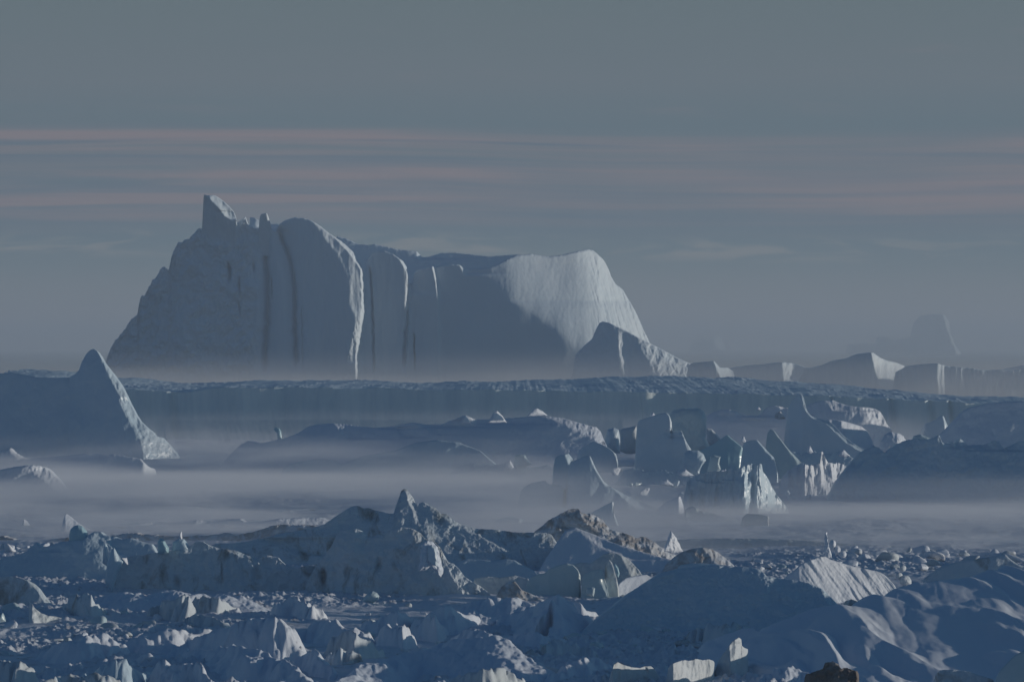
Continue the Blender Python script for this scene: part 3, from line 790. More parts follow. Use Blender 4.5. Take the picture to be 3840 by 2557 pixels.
# ---- wedges standing in the mist
relief('ice_shard', [(2862, 1790), (2872, 1690), (2880, 1625), (2892, 1608), (2906, 1616), (2930, 1648), (2958, 1684), (2985, 1712), (3008, 1736), (3030, 1790)], None, 1330, 8, GLASS,
       'pale leaning wedge of ice standing in the mist', 'ice slab', lean=0.2, prof=[(2862, 1), (2960, 0)], edges=[([(2900, 1610), (2950, 1680), (2990, 1730)], 1.2, 12, 1.5, 1.5, 30)], noise=[(0.2, 3, 4, 4)], rnd=2, endl=(6, 1.5), endr=(8, 2))
relief('ice_shard', [(2770, 1790), (2790, 1660), (2820, 1650), (2842, 1650), (2862, 1672), (2886, 1698), (2904, 1716), (2920, 1790)], None, 1300, 8, BLUE,
       'dim blade of ice with a thin diagonal bright edge in the mist', 'ice slab', lean=0.2, edges=[([(2836, 1645), (2870, 1690), (2896, 1716)], 1.3, 10, 1.5, 1, 10)], noise=[(0.2, 3, 4, 4)], rnd=2, endl=(14, 3), endr=(6, 2))
relief('iceberg', [(2930, 1800), (2950, 1768), (2985, 1745), (3008, 1733), (3028, 1742), (3050, 1744), (3078, 1735), (3084, 1690), (3090, 1694), (3096, 1712), (3112, 1734), (3135, 1737), (3150, 1734), (3172, 1742),
                   (3194, 1756), (3200, 1780), (3215, 1860)], None, 1190, 16, SNOW, 'ragged berg with a curtain of white icicle folds and a thin spike on top', lean=0.1,
       prof=[(2930, 2), (3020, 0), (3045, 1.0), (3200, 9)], noise=[(1.1, 1.6, 7, 5), (0.8, 5, 6, 4)], rnd=3, jag=4, endl=(10, 2), endr=(10, 3), step=2.2)
relief('iceberg', [(2560, 1900), (2580, 1800), (2620, 1775), (2660, 1768), (2700, 1764), (2730, 1762), (2745, 1748), (2752, 1762), (2776, 1752), (2796, 1744), (2820, 1737), (2838, 1742), (2850, 1736), (2860, 1740),
                   (2866, 1768), (2884, 1790), (2902, 1826), (2925, 1860), (2950, 1890), (2975, 1930)], None, 1050, 20, BLUE, 'craggy dark berg with dripping white frozen folds on its right side', lean=0.12,
       prof=[(2560, 3), (2790, 0), (2812, 1.2), (2850, 1.8), (2975, 12)], edges=[([(2622, 1780), (2640, 1810), (2610, 1800)], 1.0, 16, 2, 3, 4), ([(2690, 1770), (2700, 1800)], 1.0, 12, 2, 3, 4)],
       noise=[(1.1, 1.6, 7, 5), (0.9, 5, 6, 4)], rnd=3, jag=5, endl=(10, 2), endr=(10, 3), step=2.2)

# ---- serrated dark ridge on the right
relief('iceberg', [(3090, 1930), (3150, 1800), (3200, 1740), (3235, 1700), (3262, 1684), (3290, 1672), (3310, 1680), (3330, 1700), (3356, 1680), (3380, 1664), (3420, 1650), (3452, 1644), (3480, 1650), (3520, 1640),
                   (3532, 1630), (3545, 1660), (3570, 1664), (3582, 1650), (3596, 1668), (3612, 1642), (3626, 1655), (3640, 1668), (3700, 1668), (3740, 1650), (3756, 1656), (3775, 1686), (3810, 1664),
                   (3850, 1650), (3950, 1620), (4120, 1700), (4200, 1900)], None, 1130, 60, BLUE, 'massive dark blue ridge with a serrated crest of small lit knobs at the right', lean=0.45, bulge=3, prof=[(3090, 10), (4200, -4)],
       edges=[([(3532, 1628), (3548, 1680)], 1.0, 22, 2, 3, 4), ([(3583, 1645), (3592, 1676)], 0.9, 18, 2, 2, 4), ([(3606, 1640), (3616, 1690)], 1.0, 26, 2, 2, 4), ([(3650, 1664), (3680, 1690)], 0.8, 30, 2, 3, 4), ([(3748, 1650), (3776, 1692)], 1.0, 20, 2, 2, 4)],
       noise=[(0.25, 2.5, 3, 4), (1.2, 12, 8, 3)], rough=[(0.9, 5, 4, 5)], rnd=6, jag=5.0, jagf=0.07, endl=(60, 8), endr=(80, 12))

# ---- peaked berg in the mist, centre
relief('iceberg', [(1925, 2000), (1936, 1920), (1944, 1880), (1952, 1846), (1966, 1826), (1992, 1812), (2030, 1804), (2046, 1802), (2058, 1816), (2090, 1818), (2106, 1822), (2122, 1838), (2126, 1800), (2132, 1760), (2146, 1730),
                   (2165, 1722), (2185, 1712), (2213, 1708), (2222, 1726), (2232, 1750), (2246, 1776), (2262, 1802), (2276, 1814), (2288, 1822), (2320, 1840), (2360, 1862), (2400, 1878), (2440, 1896), (2480, 1910), (2520, 1950), (2540, 2000)],
       None, 1085, 24, BLUE, 'peaked blue iceberg with a flat topped left block and bright ridge in the mist', lean=0.2, prof=[(1925, 3), (2050, 1), (2120, 2), (2124, 0), (2213, -1), (2540, 1)],
       edges=[([(2208, 1700), (2232, 1762), (2258, 1806), (2268, 1820)], 1.2, 18, 2, 3, 10), ([(2050, 1798), (2062, 1822)], 0.9, 14, 2, 1, 4), ([(2296, 1830), (2350, 1880), (2400, 1915)], 0.9, 24, 3, 4, 8)],
       creases=[([(2122, 1840), (2118, 1990)], 2.5, 5), ([(2154, 1850), (2152, 1880)], 1.2, 4)], noise=[(0.2, 2.4, 3, 4), (0.7, 8, 8, 3)], rnd=3, jag=1.5, endl=(16, 4), endr=(20, 4))
relief('ice_shard', [(2068, 1860), (2074, 1760), (2082, 1715), (2100, 1706), (2116, 1704), (2132, 1700), (2148, 1720), (2150, 1740), (2160, 1860)], None, 1110, 8, BLUE, 'pale blue pillar block with a bright corner behind the peaked iceberg', 'ice slab', lean=0.1,
       edges=[([(2116, 1700), (2132, 1740)], 1.0, 26, 2, 2, 5)], noise=[(0.15, 3, 4, 3)], rnd=3, endl=(8, 2), endr=(6, 2))
relief('ice_shard', [(2120, 2060), (2190, 1938), (2240, 1910), (2290, 1884), (2299, 1879), (2303, 1890), (2303, 1925), (2316, 1958), (2330, 1990), (2345, 2060)], None, 985, 9, BLUE, 'dim triangular fin with a thin lit right edge in front of the peaked iceberg', 'ice slab', lean=0.15,
       edges=[([(2297, 1876), (2297, 1925), (2312, 1965), (2326, 2000)], 1.3, 12, 1.2, 1, 30)], noise=[(0.2, 3, 4, 4)], rnd=2, endl=(20, 3), endr=(4, 1))
relief('ice_shard', [(2462, 1960), (2470, 1908), (2492, 1886), (2520, 1874), (2545, 1862), (2553, 1862), (2560, 1880), (2567, 1902), (2574, 1960)], None, 1040, 6, SNOW, 'small box shaped block with a bright end poking out of the mist', 'ice block', lean=0.3,
       edges=[([(2546, 1860), (2558, 1905)], 1.2, 14, 1.2, 1, 30)], noise=[(0.1, 2, 3, 3)], rnd=4)
relief('iceberg', [(1820, 2010), (1850, 1955), (1880, 1942), (1920, 1938), (1950, 1944), (1962, 1946), (1975, 1960), (1986, 1972), (2000, 2010)], None, 1000, 10, BLUE, 'faint low hump with a small lit notch left of the brown topped berg', lean=0.4,
       edges=[([(1950, 1940), (1940, 1985)], 1.0, 12, 1.5, 2, 20)], noise=[(0.2, 3, 4, 3)], rnd=4)
relief('iceberg', [(2540, 2010), (2575, 1906), (2600, 1897), (2625, 1912), (2660, 1920), (2700, 1932), (2730, 1940), (2760, 1944), (2800, 1955), (2830, 1962), (2870, 2000), (2900, 2030)], None, 1010, 20, GREY, 'long dim crumbling ridge fading in the mist right of the box shaped block', lean=0.5,
       edges=[([(2610, 1900), (2640, 1925)], 0.8, 20, 2, 3, 6), ([(2715, 1936), (2740, 1956)], 0.8, 20, 2, 3, 6), ([(2790, 1950), (2830, 1975)], 0.8, 24, 2, 3, 6)], noise=[(0.4, 2, 2, 4)], rnd=4, jag=3)
relief('iceberg', [(2760, 2060), (2785, 1940), (2800, 1926), (2850, 1928), (2880, 1934), (2886, 1945), (2888, 1990), (2905, 2015), (2925, 2040), (2935, 2070)], None, 975, 10, GREY, 'dim square block with a thin bright right edge and a lit cone at its foot', lean=0.12,
       edges=[([(2879, 1930), (2880, 1990), (2870, 2010)], 1.2, 10, 1.2, 1, 30), ([(2842, 1950), (2846, 1975)], 0.8, 8, 1.5, 1, 6)], noise=[(0.15, 2, 3, 4)], rnd=3)

# ---- ghosts in the thick fog, left
relief('iceberg', [(-160, 1900), (-60, 1775), (0, 1760), (50, 1750), (100, 1744), (140, 1746), (170, 1756), (200, 1785), (226, 1810), (260, 1860), (300, 1900)], None, 1180, 30, SNOW, 'ghostly rounded hump nearly swallowed by the fog at the left edge', lean=0.5,
       edges=[([(110, 1765), (160, 1800), (230, 1860)], 0.8, 0, 6, 6, 20)], noise=[(0.5, 4, 4, 4)], rnd=8, jag=2)
relief('iceberg', [(-100, 1720), (0, 1690), (30, 1680), (50, 1700), (90, 1720), (200, 1712), (330, 1700), (420, 1704), (520, 1720), (560, 1760)], None, 1330, 30, SNOW, 'faint low snow bank in fog under the shark fin iceberg', lean=0.8,
       edges=[([(20, 1680), (60, 1720)], 0.7, 40, 4, 4, 10)], noise=[(0.5, 4, 4, 4)], rnd=8, jag=2)
relief('ice_shard', [(60, 2010), (82, 1960), (88, 1945), (98, 1952), (112, 1972), (132, 1988), (150, 2015)], None, 985, 5, SNOW, 'lone pale shard in the fog near the left edge', 'ice block', lean=0.2, prof=[(60, 0), (86, 0), (150, 3)], noise=[(0.15, 2, 3, 3)], rnd=2)
relief('ice_shard', [(210, 2040), (232, 1960), (244, 1926), (256, 1932), (290, 1962), (330, 1985), (400, 2010), (420, 2050)], None, 960, 6, SNOW, 'pale feathery wedge in the fog behind the teal mushroom of ice', 'ice block', lean=0.3, prof=[(210, 0), (244, 0), (420, 5)], noise=[(0.2, 2, 3, 4)], rnd=2)
relief('ice_ridge', [(300, 2060), (360, 1986), (430, 1968), (500, 1962), (560, 1958), (620, 1958), (650, 1966), (700, 1962), (735, 1950), (780, 1952), (810, 1960), (850, 1948), (900, 1946), (920, 1960), (980, 1956), (1040, 1946),
                     (1120, 1944), (1200, 1944), (1260, 1970), (1300, 2060)], None, 985, 30, SNOW, 'long low hazy ridge behind the near wall of ice at left', 'ice ridge', lean=0.7,
       edges=[([(745, 1948), (775, 1980)], 0.8, 40, 3, 4, 8), ([(520, 1960), (550, 1985)], 0.7, 30, 3, 4, 8), ([(905, 1946), (925, 1962)], 0.8, 20, 3, 3, 5), ([(1050, 1944), (1110, 1990)], 0.7, 0, 5, 8, 10)],
       noise=[(0.6, 3, 3, 4)], rnd=6, jag=2.5)

# ---- small broken pieces scattered between the slabs and in the mist
rp = random.Random(5)
for k_ in range(44):
    px_, D_ = rp.uniform(2080, 3080), rp.uniform(1120, 1420)
    w_ = rp.uniform(7, 24)
    h_ = w_ * rp.uniform(0.5, 1.3)
    cy = HZ + EYE / (K * D_) - h_ * 0.45
    ol = []
    for a_ in np.linspace(0, 2 * math.pi, 9)[:-1]:
        r_ = rp.uniform(0.6, 1.1)
        ol.append((px_ + w_ * r_ * math.cos(a_) + 0.3 * w_ * math.sin(a_), cy - h_ * r_ * math.sin(a_)))
    lump('ice_chunk', ol, D_, w_ * 1.6 * K * D_, [SNOW, BLUE, BLUE, GLASS][k_ % 4], 'small broken piece of ice scattered between the glassy slabs and the mist', 'ice chunk', sharp=rp.choice((3, 5)),
         tilt=rp.uniform(-0.2, 0.8), amp=0.10, seed=k_ * 1.9, group='broken pieces between the slabs', nscale=1.5)
for q_, (tp, D_, lab) in enumerate((
        ([(2300, 1830), (2340, 1760), (2380, 1752), (2430, 1766), (2480, 1758), (2540, 1772), (2570, 1764), (2620, 1790), (2660, 1840)], 1290, 'low jumbled ridge of shaded ice under the twin headed slab'),
        ([(2900, 1760), (2930, 1700), (2975, 1690), (3010, 1702), (3050, 1686), (3100, 1698), (3160, 1690), (3200, 1712), (3240, 1770)], 1350, 'low jumbled ridge of shaded ice under the winged iceberg'),
        ([(1660, 1800), (1720, 1742), (1790, 1735), (1850, 1744), (1905, 1730), (1990, 1752), (2050, 1740), (2110, 1756), (2150, 1800)], 1330, 'low shaded ridge of broken ice around the squat glassy block'))):
    relief('ice_ridge', tp, None, D_, 10, BLUE, lab, 'ice ridge', lean=0.6, noise=[(0.35, 2.5, 2.5, 4)], rough=[(0.5, 3, 2.5, 5)], rnd=5, jag=6, jagf=0.06, seed=q_ * 5.0)

# ================================================================== NEAR PACK ICE
def rr(name, top, D, thick, mat, label, **kw):
    cat = kw.pop('cat', 'ice mound')
    return relief(name, top, None, D, thick, mat, label, cat, **kw)


# dim grey bank behind, right of centre
rr('ice_ridge', [(2330, 2150), (2380, 2040), (2450, 2030), (2600, 2022), (2750, 2020), (2900, 2022), (3050, 2030), (3200, 2040), (3400, 2050), (3500, 2062), (3560, 2150)], 880, 30, GREY,
   'long dim grey bank of dirty ice behind the fluted mound', cat='ice ridge', lean=0.3, noise=[(0.35, 3, 3, 4)], rnd=4, jag=1.5, creases=[([(2930, 2080), (2932, 2110)], 1, 5), ([(2780, 2070), (2782, 2100)], 0.8, 4)])
rr('ice_ridge', [(3180, 2150), (3300, 2052), (3500, 2040), (3700, 2036), (3900, 2030), (4050, 2150)], 900, 40, BLUE, 'low dark blue bank along the fog line at the right edge', cat='ice ridge', lean=0.8,
   noise=[(0.35, 4, 3, 4)], rnd=6, jag=1.0)
rr('ice_ridge', [(-140, 2130), (-60, 2020), (0, 2008), (40, 2018), (80, 2035), (130, 2040), (200, 2020), (300, 2012), (420, 2008), (480, 1998), (540, 2002), (600, 2006), (700, 2012), (800, 2005), (850, 1996), (880, 2008), (960, 1990), (1010, 1972),
                 (1060, 1966), (1110, 1970), (1180, 1972), (1250, 1980), (1330, 2130)], 905, 30, DIRTY, 'long brownish dirty ice ridge along the edge of the fog at left', cat='ice ridge', lean=0.8,
   noise=[(0.55, 2.2, 2.2, 4)], rnd=4, jag=5, jagf=0.05)
# rear dirty berg
rr('dirty_iceberg', [(1880, 2150), (1985, 2012), (2030, 1975), (2060, 1952), (2100, 1930), (2135, 1913), (2155, 1909), (2170, 1912), (2186, 1926), (2222, 1930), (2262, 1952), (2285, 1982), (2310, 1995), (2350, 2004), (2390, 2020), (2420, 2016),
                     (2450, 2030), (2490, 2058), (2530, 2080), (2570, 2096), (2620, 2114), (2700, 2160)], 815, 26, DIRTY, 'brown debris covered iceberg with a rounded peak sloping down to the right', cat='iceberg', lean=0.8,
   edges=[([(2150, 1908), (2190, 1960), (2260, 2010), (2330, 2040)], 0.55, 0, 10, 10, 6), ([(2100, 1980), (2160, 2010)], 0.8, 40, 4, 5, 6)], noise=[(0.7, 2.2, 2.0, 4), (1.2, 9, 5, 3)], rnd=4, jag=4, jagf=0.06)
rr('iceberg', [(1990, 2190), (2060, 2080), (2120, 1998), (2160, 1985), (2190, 1996), (2230, 2010), (2290, 2036), (2350, 2056), (2420, 2076), (2500, 2098), (2580, 2112), (2640, 2135), (2700, 2190)], 780, 14, SNOW,
   'clean snowy ramp lying against the brown debris covered iceberg', cat='ice mound', lean=1.2, edges=[([(2160, 1985), (2250, 2055), (2350, 2100)], 0.8, 26, 6, 6, 6)], noise=[(0.25, 3, 3, 4)], rnd=8)
rr('dirty_iceberg', [(2470, 2180), (2500, 2118), (2530, 2092), (2560, 2072), (2600, 2060), (2640, 2056), (2670, 2062), (2695, 2074), (2725, 2096), (2755, 2122), (2790, 2180)], 762, 16, DIRTY, 'rounded muddy hump with a sunlit right flank right of the white shard', lean=0.7,
   edges=[([(2640, 2056), (2665, 2090), (2700, 2130)], 0.9, 0, 5, 5, 10)], noise=[(0.3, 1.6, 1.6, 4)], rnd=5)
lump('ice_shard', [(2488, 2066), (2496, 2035), (2506, 2012), (2516, 1991), (2524, 1998), (2538, 2022), (2552, 2046), (2563, 2070), (2530, 2074)], 800, 2.0, SNOW, 'bright white triangular shard standing at the end of the brown ridge', 'ice shard', tilt=1.2, amp=0.06, nscale=0.8)

# ---- the wall of ice on the left and centre
rr('iceberg', [(700, 2190), (760, 2060), (800, 2042), (880, 2040), (919, 2034), (980, 2022), (1038, 2006), (1100, 1996), (1160, 1985), (1210, 1970), (1260, 1935), (1305, 1908), (1318, 1902), (1340, 1902), (1355, 1910), (1378, 1909), (1400, 1918), (1430, 1924),
               (1455, 1930), (1472, 1929), (1480, 1900), (1490, 1876), (1498, 1848), (1508, 1839), (1518, 1838), (1528, 1850), (1540, 1866), (1552, 1890), (1562, 1906), (1568, 1892), (1584, 1886), (1600, 1896),
               (1632, 1912), (1650, 1930), (1672, 1932), (1690, 1950), (1727, 1972), (1775, 1984), (1800, 1988), (1860, 1990), (1930, 2000), (2048, 2002), (2070, 2010), (2090, 2040), (2110, 2080), (2140, 2190)], 790, 30, STAIN,
   'snowy blue iceberg crowned by a pointed ice tooth', cat='iceberg', lean=0.85, prof=[(700, 3), (1500, 0), (1700, 0.5), (2140, 3)],
   edges=[([(1514, 1836), (1524, 1880), (1545, 1925), (1556, 1970)], 1.3, 14, 1.5, 2, 6), ([(1590, 1885), (1640, 1930), (1700, 1975)], 0.9, 30, 4, 6, 6), ([(1690, 1955), (1790, 2010), (1880, 2060), (1960, 2130)], 0.9, 20, 4, 8, 10),
          ([(2050, 1998), (2085, 2040), (2105, 2090)], 1.0, 16, 2, 3, 10), ([(960, 2030), (1040, 2060), (1120, 2085)], 0.6, 60, 8, 16, 6)], noise=[(0.22, 1.5, 1.5, 4), (0.7, 8, 5, 3)], rough=[(0.35, 3.0, 2.0, 5)], rnd=5, jag=2.0, jagf=0.08, step=2.2)
rr('iceberg', [(-240, 2330), (-160, 2200), (-80, 2130), (0, 2095), (60, 2082), (88, 2070), (108, 2050), (121, 2037), (132, 2046), (150, 2058), (180, 2046), (220, 2034), (260, 2030), (300, 2028), (330, 2002), (345, 1996), (368, 1998), (380, 2010),
               (420, 2016), (444, 2026), (482, 2020), (524, 2036), (560, 2044), (600, 2110), (640, 2260)], 745, 26, BLUE, 'smooth blue hill of ice at the left below the teal mushroom', cat='iceberg', lean=0.7, prof=[(-240, 3), (300, 0), (640, 1)],
   edges=[([(120, 2035), (134, 2060), (130, 2072)], 0.9, 20, 2, 2, 4), ([(395, 2046), (430, 2075), (470, 2130)], 0.6, -14, 3, 3, 8), ([(340, 2010), (420, 2060)], 0.6, 14, 3, 5, 5)], noise=[(0.15, 1.6, 1.6, 4), (0.7, 8, 5, 3)], rough=[(0.2, 3.0, 2.0, 5)], rnd=6, jag=1.6)
lump('ice_shard', [(258, 2060), (257, 2010), (262, 1986), (276, 1972), (292, 1968), (308, 1973), (324, 1990), (334, 2012), (348, 2032), (368, 2050), (340, 2054), (336, 2062), (320, 2066)], 752, 3.2, TEAL, 'teal mushroom shaped block of ice on the left hill', 'ice block', sharp=4, amp=0.04)
for k_, (ol, D_, lab, mt) in enumerate((([(385, 2110), (388, 2050), (396, 2034), (404, 2050), (408, 2090), (412, 2130)], 718, 'narrow blunt blue spire on the left hill', BLUE),
                                        ([(395, 2180), (400, 2110), (418, 2060), (428, 2054), (438, 2072), (448, 2096), (462, 2106), (452, 2130), (440, 2150), (420, 2220)], 712, 'large blue blade with a bright kinked edge left of the grey cliff', BLUE),
                                        ([(446, 2076), (462, 2074), (476, 2090), (484, 2116), (480, 2120), (468, 2100)], 716, 'slim curved white flake beside the blue blade', SNOW),
                                        ([(592, 2078), (590, 2030), (600, 2016), (616, 2022), (624, 2040), (634, 2056), (632, 2072), (618, 2076)], 716, 'pale teal leaning block on top of the grey cliff', TEAL),
                                        ([(640, 2070), (648, 2030), (670, 2018), (690, 2020), (704, 2036), (716, 2060), (700, 2076)], 718, 'rounded pale block beside the leaning teal block', BLUE),
                                        ([(672, 2020), (677, 1992), (681, 1992), (683, 2022)], 716, 'tiny thin white spike on the rounded pale block', SNOW))):
    lump('ice_shard', ol, D_, 2.2, mt, lab, 'ice shard', sharp=4, amp=0.04, tilt=0.1 if k_ != 2 else 0.8)
rr('iceberg', [(360, 2300), (392, 2200), (410, 2150), (440, 2100), (500, 2082), (540, 2080), (580, 2072), (640, 2066), (700, 2058), (730, 2032), (760, 2030), (785, 2046), (820, 2056), (880, 2064), (930, 2085), (960, 2096), (1000, 2082), (1040, 2090), (1070, 2120), (1110, 2130),
               (1150, 2120), (1200, 2124), (1230, 2180), (1260, 2300)], 716, 16, STAIN, 'grey green stained ice cliff with dark hollows at left', cat='iceberg', lean=0.2, prof=[(360, 2), (600, 0), (900, 0.3), (1260, 1.5)],
   edges=[([(760, 2028), (800, 2060)], 0.9, 16, 2, 3, 4), ([(920, 2080), (965, 2110), (985, 2130)], 0.9, 14, 2, 3, 4), ([(840, 2060), (900, 2088)], 0.7, 18, 3, 4, 4)],
   creases=[([(620, 2110), (600, 2170)], 0.8, 14), ([(660, 2160), (668, 2225)], 1.2, 12), ([(560, 2130), (545, 2190)], 0.7, 14), ([(960, 2120), (950, 2200)], 0.8, 12), ([(830, 2110), (832, 2200)], 0.5, 3)],
   noise=[(0.16, 1.2, 1.6, 4), (0.5, 4, 4, 3)], rough=[(0.3, 2.2, 2.6, 5)], rnd=4, jag=1.5, step=2.2)
rr('iceberg', [(1110, 2320), (1150, 2180), (1172, 2140), (1200, 2100), (1240, 2050), (1262, 2000), (1280, 1990), (1310, 1985), (1340, 1985), (1356, 1992), (1370, 2008), (1378, 2016), (1400, 2014), (1416, 2004), (1436, 2012), (1450, 1992), (1480, 1984), (1500, 1978),
               (1530, 1979), (1550, 1986), (1575, 2000), (1592, 2020), (1610, 2028), (1630, 2034), (1650, 2052), (1662, 2076), (1680, 2108), (1700, 2114), (1720, 2132), (1740, 2160), (1770, 2180), (1800, 2196), (1830, 2220), (1856, 2250), (1880, 2320)], 706, 16, STAIN,
   'large stained ice cliff with dark pits below the pointed ice tooth', cat='iceberg', lean=0.3, prof=[(1110, 3), (1300, 0.5), (1540, 0), (1700, -0.4), (1880, -0.6)], endr=(20, 2),
   edges=[([(1532, 1976), (1545, 2000), (1556, 2028)], 1.1, 22, 2, 4, 30), ([(1640, 2040), (1652, 2080), (1680, 2130), (1700, 2180), (1740, 2230)], 0.8, -34, 3, 8, 8), ([(1352, 1990), (1366, 2015)], 0.9, 12, 2, 2, 4)],
   creases=[([(1372, 2012), (1362, 2050)], 1.0, 8), ([(1210, 2130), (1212, 2220)], 1.6, 10), ([(1300, 2120), (1296, 2200)], 0.8, 8), ([(1420, 2090), (1415, 2170)], 0.9, 12), ([(1490, 2090), (1488, 2140)], 0.8, 10), ([(1545, 2205), (1545, 2235)], 1.0, 8)],
   noise=[(0.18, 1.2, 1.4, 4), (0.7, 4.5, 4, 3)], rough=[(0.35, 2.4, 2.6, 5)], rnd=4, jag=1.5, step=2.2)
# bright bowl shaped flake on the stained cliff
bowl = thing('ice_shard', P(1605, 2170, 700), 'bright spoon shaped flake of ice with a hollow shaded face on the stained cliff', 'ice shard')
lump('rim', [(1572, 2140), (1574, 2100), (1580, 2060), (1590, 2036), (1606, 2025), (1622, 2030), (1638, 2048), (1648, 2076), (1655, 2110), (1662, 2140), (1652, 2164), (1640, 2150), (1610, 2126)], 703, 1.6, SNOW, None, parent=bowl, sharp=3, tilt=0.7, amp=0.06, nscale=1.0)
lump('hollow', [(1602, 2100), (1600, 2075), (1606, 2048), (1618, 2040), (1630, 2052), (1638, 2075), (1642, 2104), (1636, 2122), (1618, 2118)], 702.2, 1.0, BLUE, None, parent=bowl, sharp=5, tilt=-0.1, amp=0.03, nscale=1.0)
rr('ice_mound', [(1660, 2260), (1700, 2130), (1722, 2108), (1750, 2100), (1800, 2102), (1850, 2106), (1900, 2100), (1930, 2104), (1960, 2122), (2000, 2140), (2050, 2200), (2070, 2270)], 735, 14, BLUE, 'smooth snow shelf right of the stained cliff', lean=0.9,
   noise=[(0.12, 2, 2, 4)], rnd=10)
rr('ice_mound', [(1740, 2290), (1780, 2170), (1830, 2162), (1880, 2166), (1930, 2158), (1980, 2170), (2010, 2200), (2030, 2290)], 712, 10, GREY, 'low grey bank between the stained cliff and the glassy block', lean=0.5, noise=[(0.2, 1.6, 1.4, 4)], rnd=6, jag=1.5)
rr('iceberg', [(1950, 2300), (1975, 2190), (1990, 2166), (2020, 2152), (2040, 2150), (2060, 2132), (2100, 2118), (2125, 2112), (2150, 2118), (2168, 2136), (2178, 2160), (2180, 2190), (2176, 2230), (2180, 2300)], 700, 8, GLASS,
   'pale grey glassy block with a bright curved right edge', cat='ice block', lean=0.1, prof=[(1950, 1.5), (2060, 0), (2180, 0)], edges=[([(2158, 2112), (2172, 2150), (2174, 2190), (2166, 2290)], 1.3, 14, 1.5, 1.5, 20)],
   noise=[(0.08, 1.2, 1.6, 3)], rnd=5, endl=(16, 1.5), endr=(6, 1))
rr('ice_mound', [(2100, 2200), (2130, 2120), (2180, 2108), (2215, 2112), (2240, 2096), (2262, 2080), (2290, 2072), (2320, 2078), (2350, 2092), (2372, 2110), (2384, 2124), (2400, 2140), (2420, 2180), (2440, 2240)], 735, 12, GREY, 'grey faceted rock of ice behind the pale pillars', lean=0.4,
   edges=[([(2318, 2074), (2342, 2110), (2366, 2160)], 0.9, 40, 3, 3, 8), ([(2390, 2120), (2404, 2150)], 0.9, 20, 2, 3, 6)], noise=[(0.25, 1.4, 1.6, 4)], rnd=4, jag=2)
rr('iceberg', [(2170, 2300), (2186, 2160), (2200, 2148), (2225, 2138), (2250, 2134), (2262, 2140), (2268, 2170), (2280, 2210), (2290, 2300)], 698, 5, GLASS, 'short pale pillar of ice with ragged bright edges', cat='ice block', lean=0.1,
   edges=[([(2246, 2132), (2250, 2165), (2258, 2200), (2272, 2225)], 1.2, 14, 1.5, 2, 20)], noise=[(0.12, 1, 1.6, 3)], rnd=3, endl=(6, 1), endr=(6, 1))
rr('iceberg', [(2262, 2300), (2268, 2150), (2272, 2104), (2285, 2098), (2296, 2110), (2304, 2140), (2312, 2165), (2320, 2200), (2324, 2240), (2326, 2300)], 701, 6, GREY, 'tall grey pillar with a dark streak and bright right edge', cat='ice block', lean=0.12,
   edges=[([(2284, 2096), (2298, 2120), (2306, 2150)], 1.1, 12, 1.5, 1, 6), ([(2308, 2150), (2316, 2200), (2318, 2250)], 1.2, 12, 1.5, 1, 20)], creases=[([(2270, 2130), (2276, 2190)], 0.8, 5)], noise=[(0.15, 1, 1.6, 3)], rnd=3, endl=(6, 1), endr=(6, 1))
lump('ice_shard', [(2300, 2120), (2306, 2112), (2318, 2128), (2324, 2150), (2318, 2166), (2310, 2150)], 699, 1.2, TEAL, 'small teal disc of ice leaning on the tall grey pillar', 'ice shard', sharp=5)
lump('ice_shard', [(2196, 2230), (2200, 2206), (2220, 2200), (2232, 2204), (2230, 2222), (2226, 2236)], 694, 1.6, GLASS, 'small squarish glass block at the foot of the pale pillars', 'ice block', sharp=5)
rr('ice_mound', [(2290, 2280), (2325, 2190), (2350, 2172), (2400, 2164), (2430, 2162), (2456, 2180), (2475, 2210), (2490, 2260)], 702, 8, SNOW, 'sunlit snowy wedge between the grey pillars and the big blue mound', lean=0.9, prof=[(2290, 0), (2490, 5)], noise=[(0.14, 1.6, 1.6, 4)], rnd=6)

# ---- big blue mound and the fluted one
rr('iceberg', [(2520, 2250), (2545, 2130), (2556, 2122), (2600, 2116), (2650, 2116), (2700, 2120), (2745, 2126), (2790, 2150), (2830, 2250)], 650, 10, BLUE, 'smooth pale cap of ice behind the big blue mound', cat='ice mound', lean=0.5, noise=[(0.08, 2, 2, 3)], rnd=8, endl=(14, 2))
rr('iceberg', [(2070, 2520), (2180, 2380), (2240, 2330), (2300, 2285), (2350, 2245), (2400, 2215), (2440, 2188), (2480, 2162), (2520, 2150), (2560, 2142), (2600, 2138), (2650, 2132), (2700, 2130), (2760, 2134), (2800, 2134), (2850, 2140), (2872, 2152), (2886, 2168), (2910, 2172),
               (2960, 2180), (3010, 2186), (3050, 2196), (3080, 2208), (3096, 2216), (3120, 2240), (3150, 2270), (3190, 2300), (3226, 2330), (3270, 2400), (3300, 2480)], 600, 34, BLUE, 'very large dark blue snowy mound with a sunlit crumbling right end', cat='iceberg',
   lean=0.9, prof=[(2070, 4), (2700, 0.5), (3080, 0), (3300, -1)], edges=[([(3082, 2204), (3096, 2240), (3118, 2280), (3130, 2310), (3120, 2345), (3110, 2400)], 0.95, 0, 2, 4, 20), ([(2872, 2150), (2890, 2185)], 0.8, 14, 2, 2, 4)],
   noise=[(0.10, 1.0, 0.9, 4), (0.35, 4, 3, 4), (0.8, 14, 8, 2)], rough=[(0.55, 3.4, 2.2, 6)], rnd=6, jag=1.5, endl=(80, 5), endr=(20, 2))
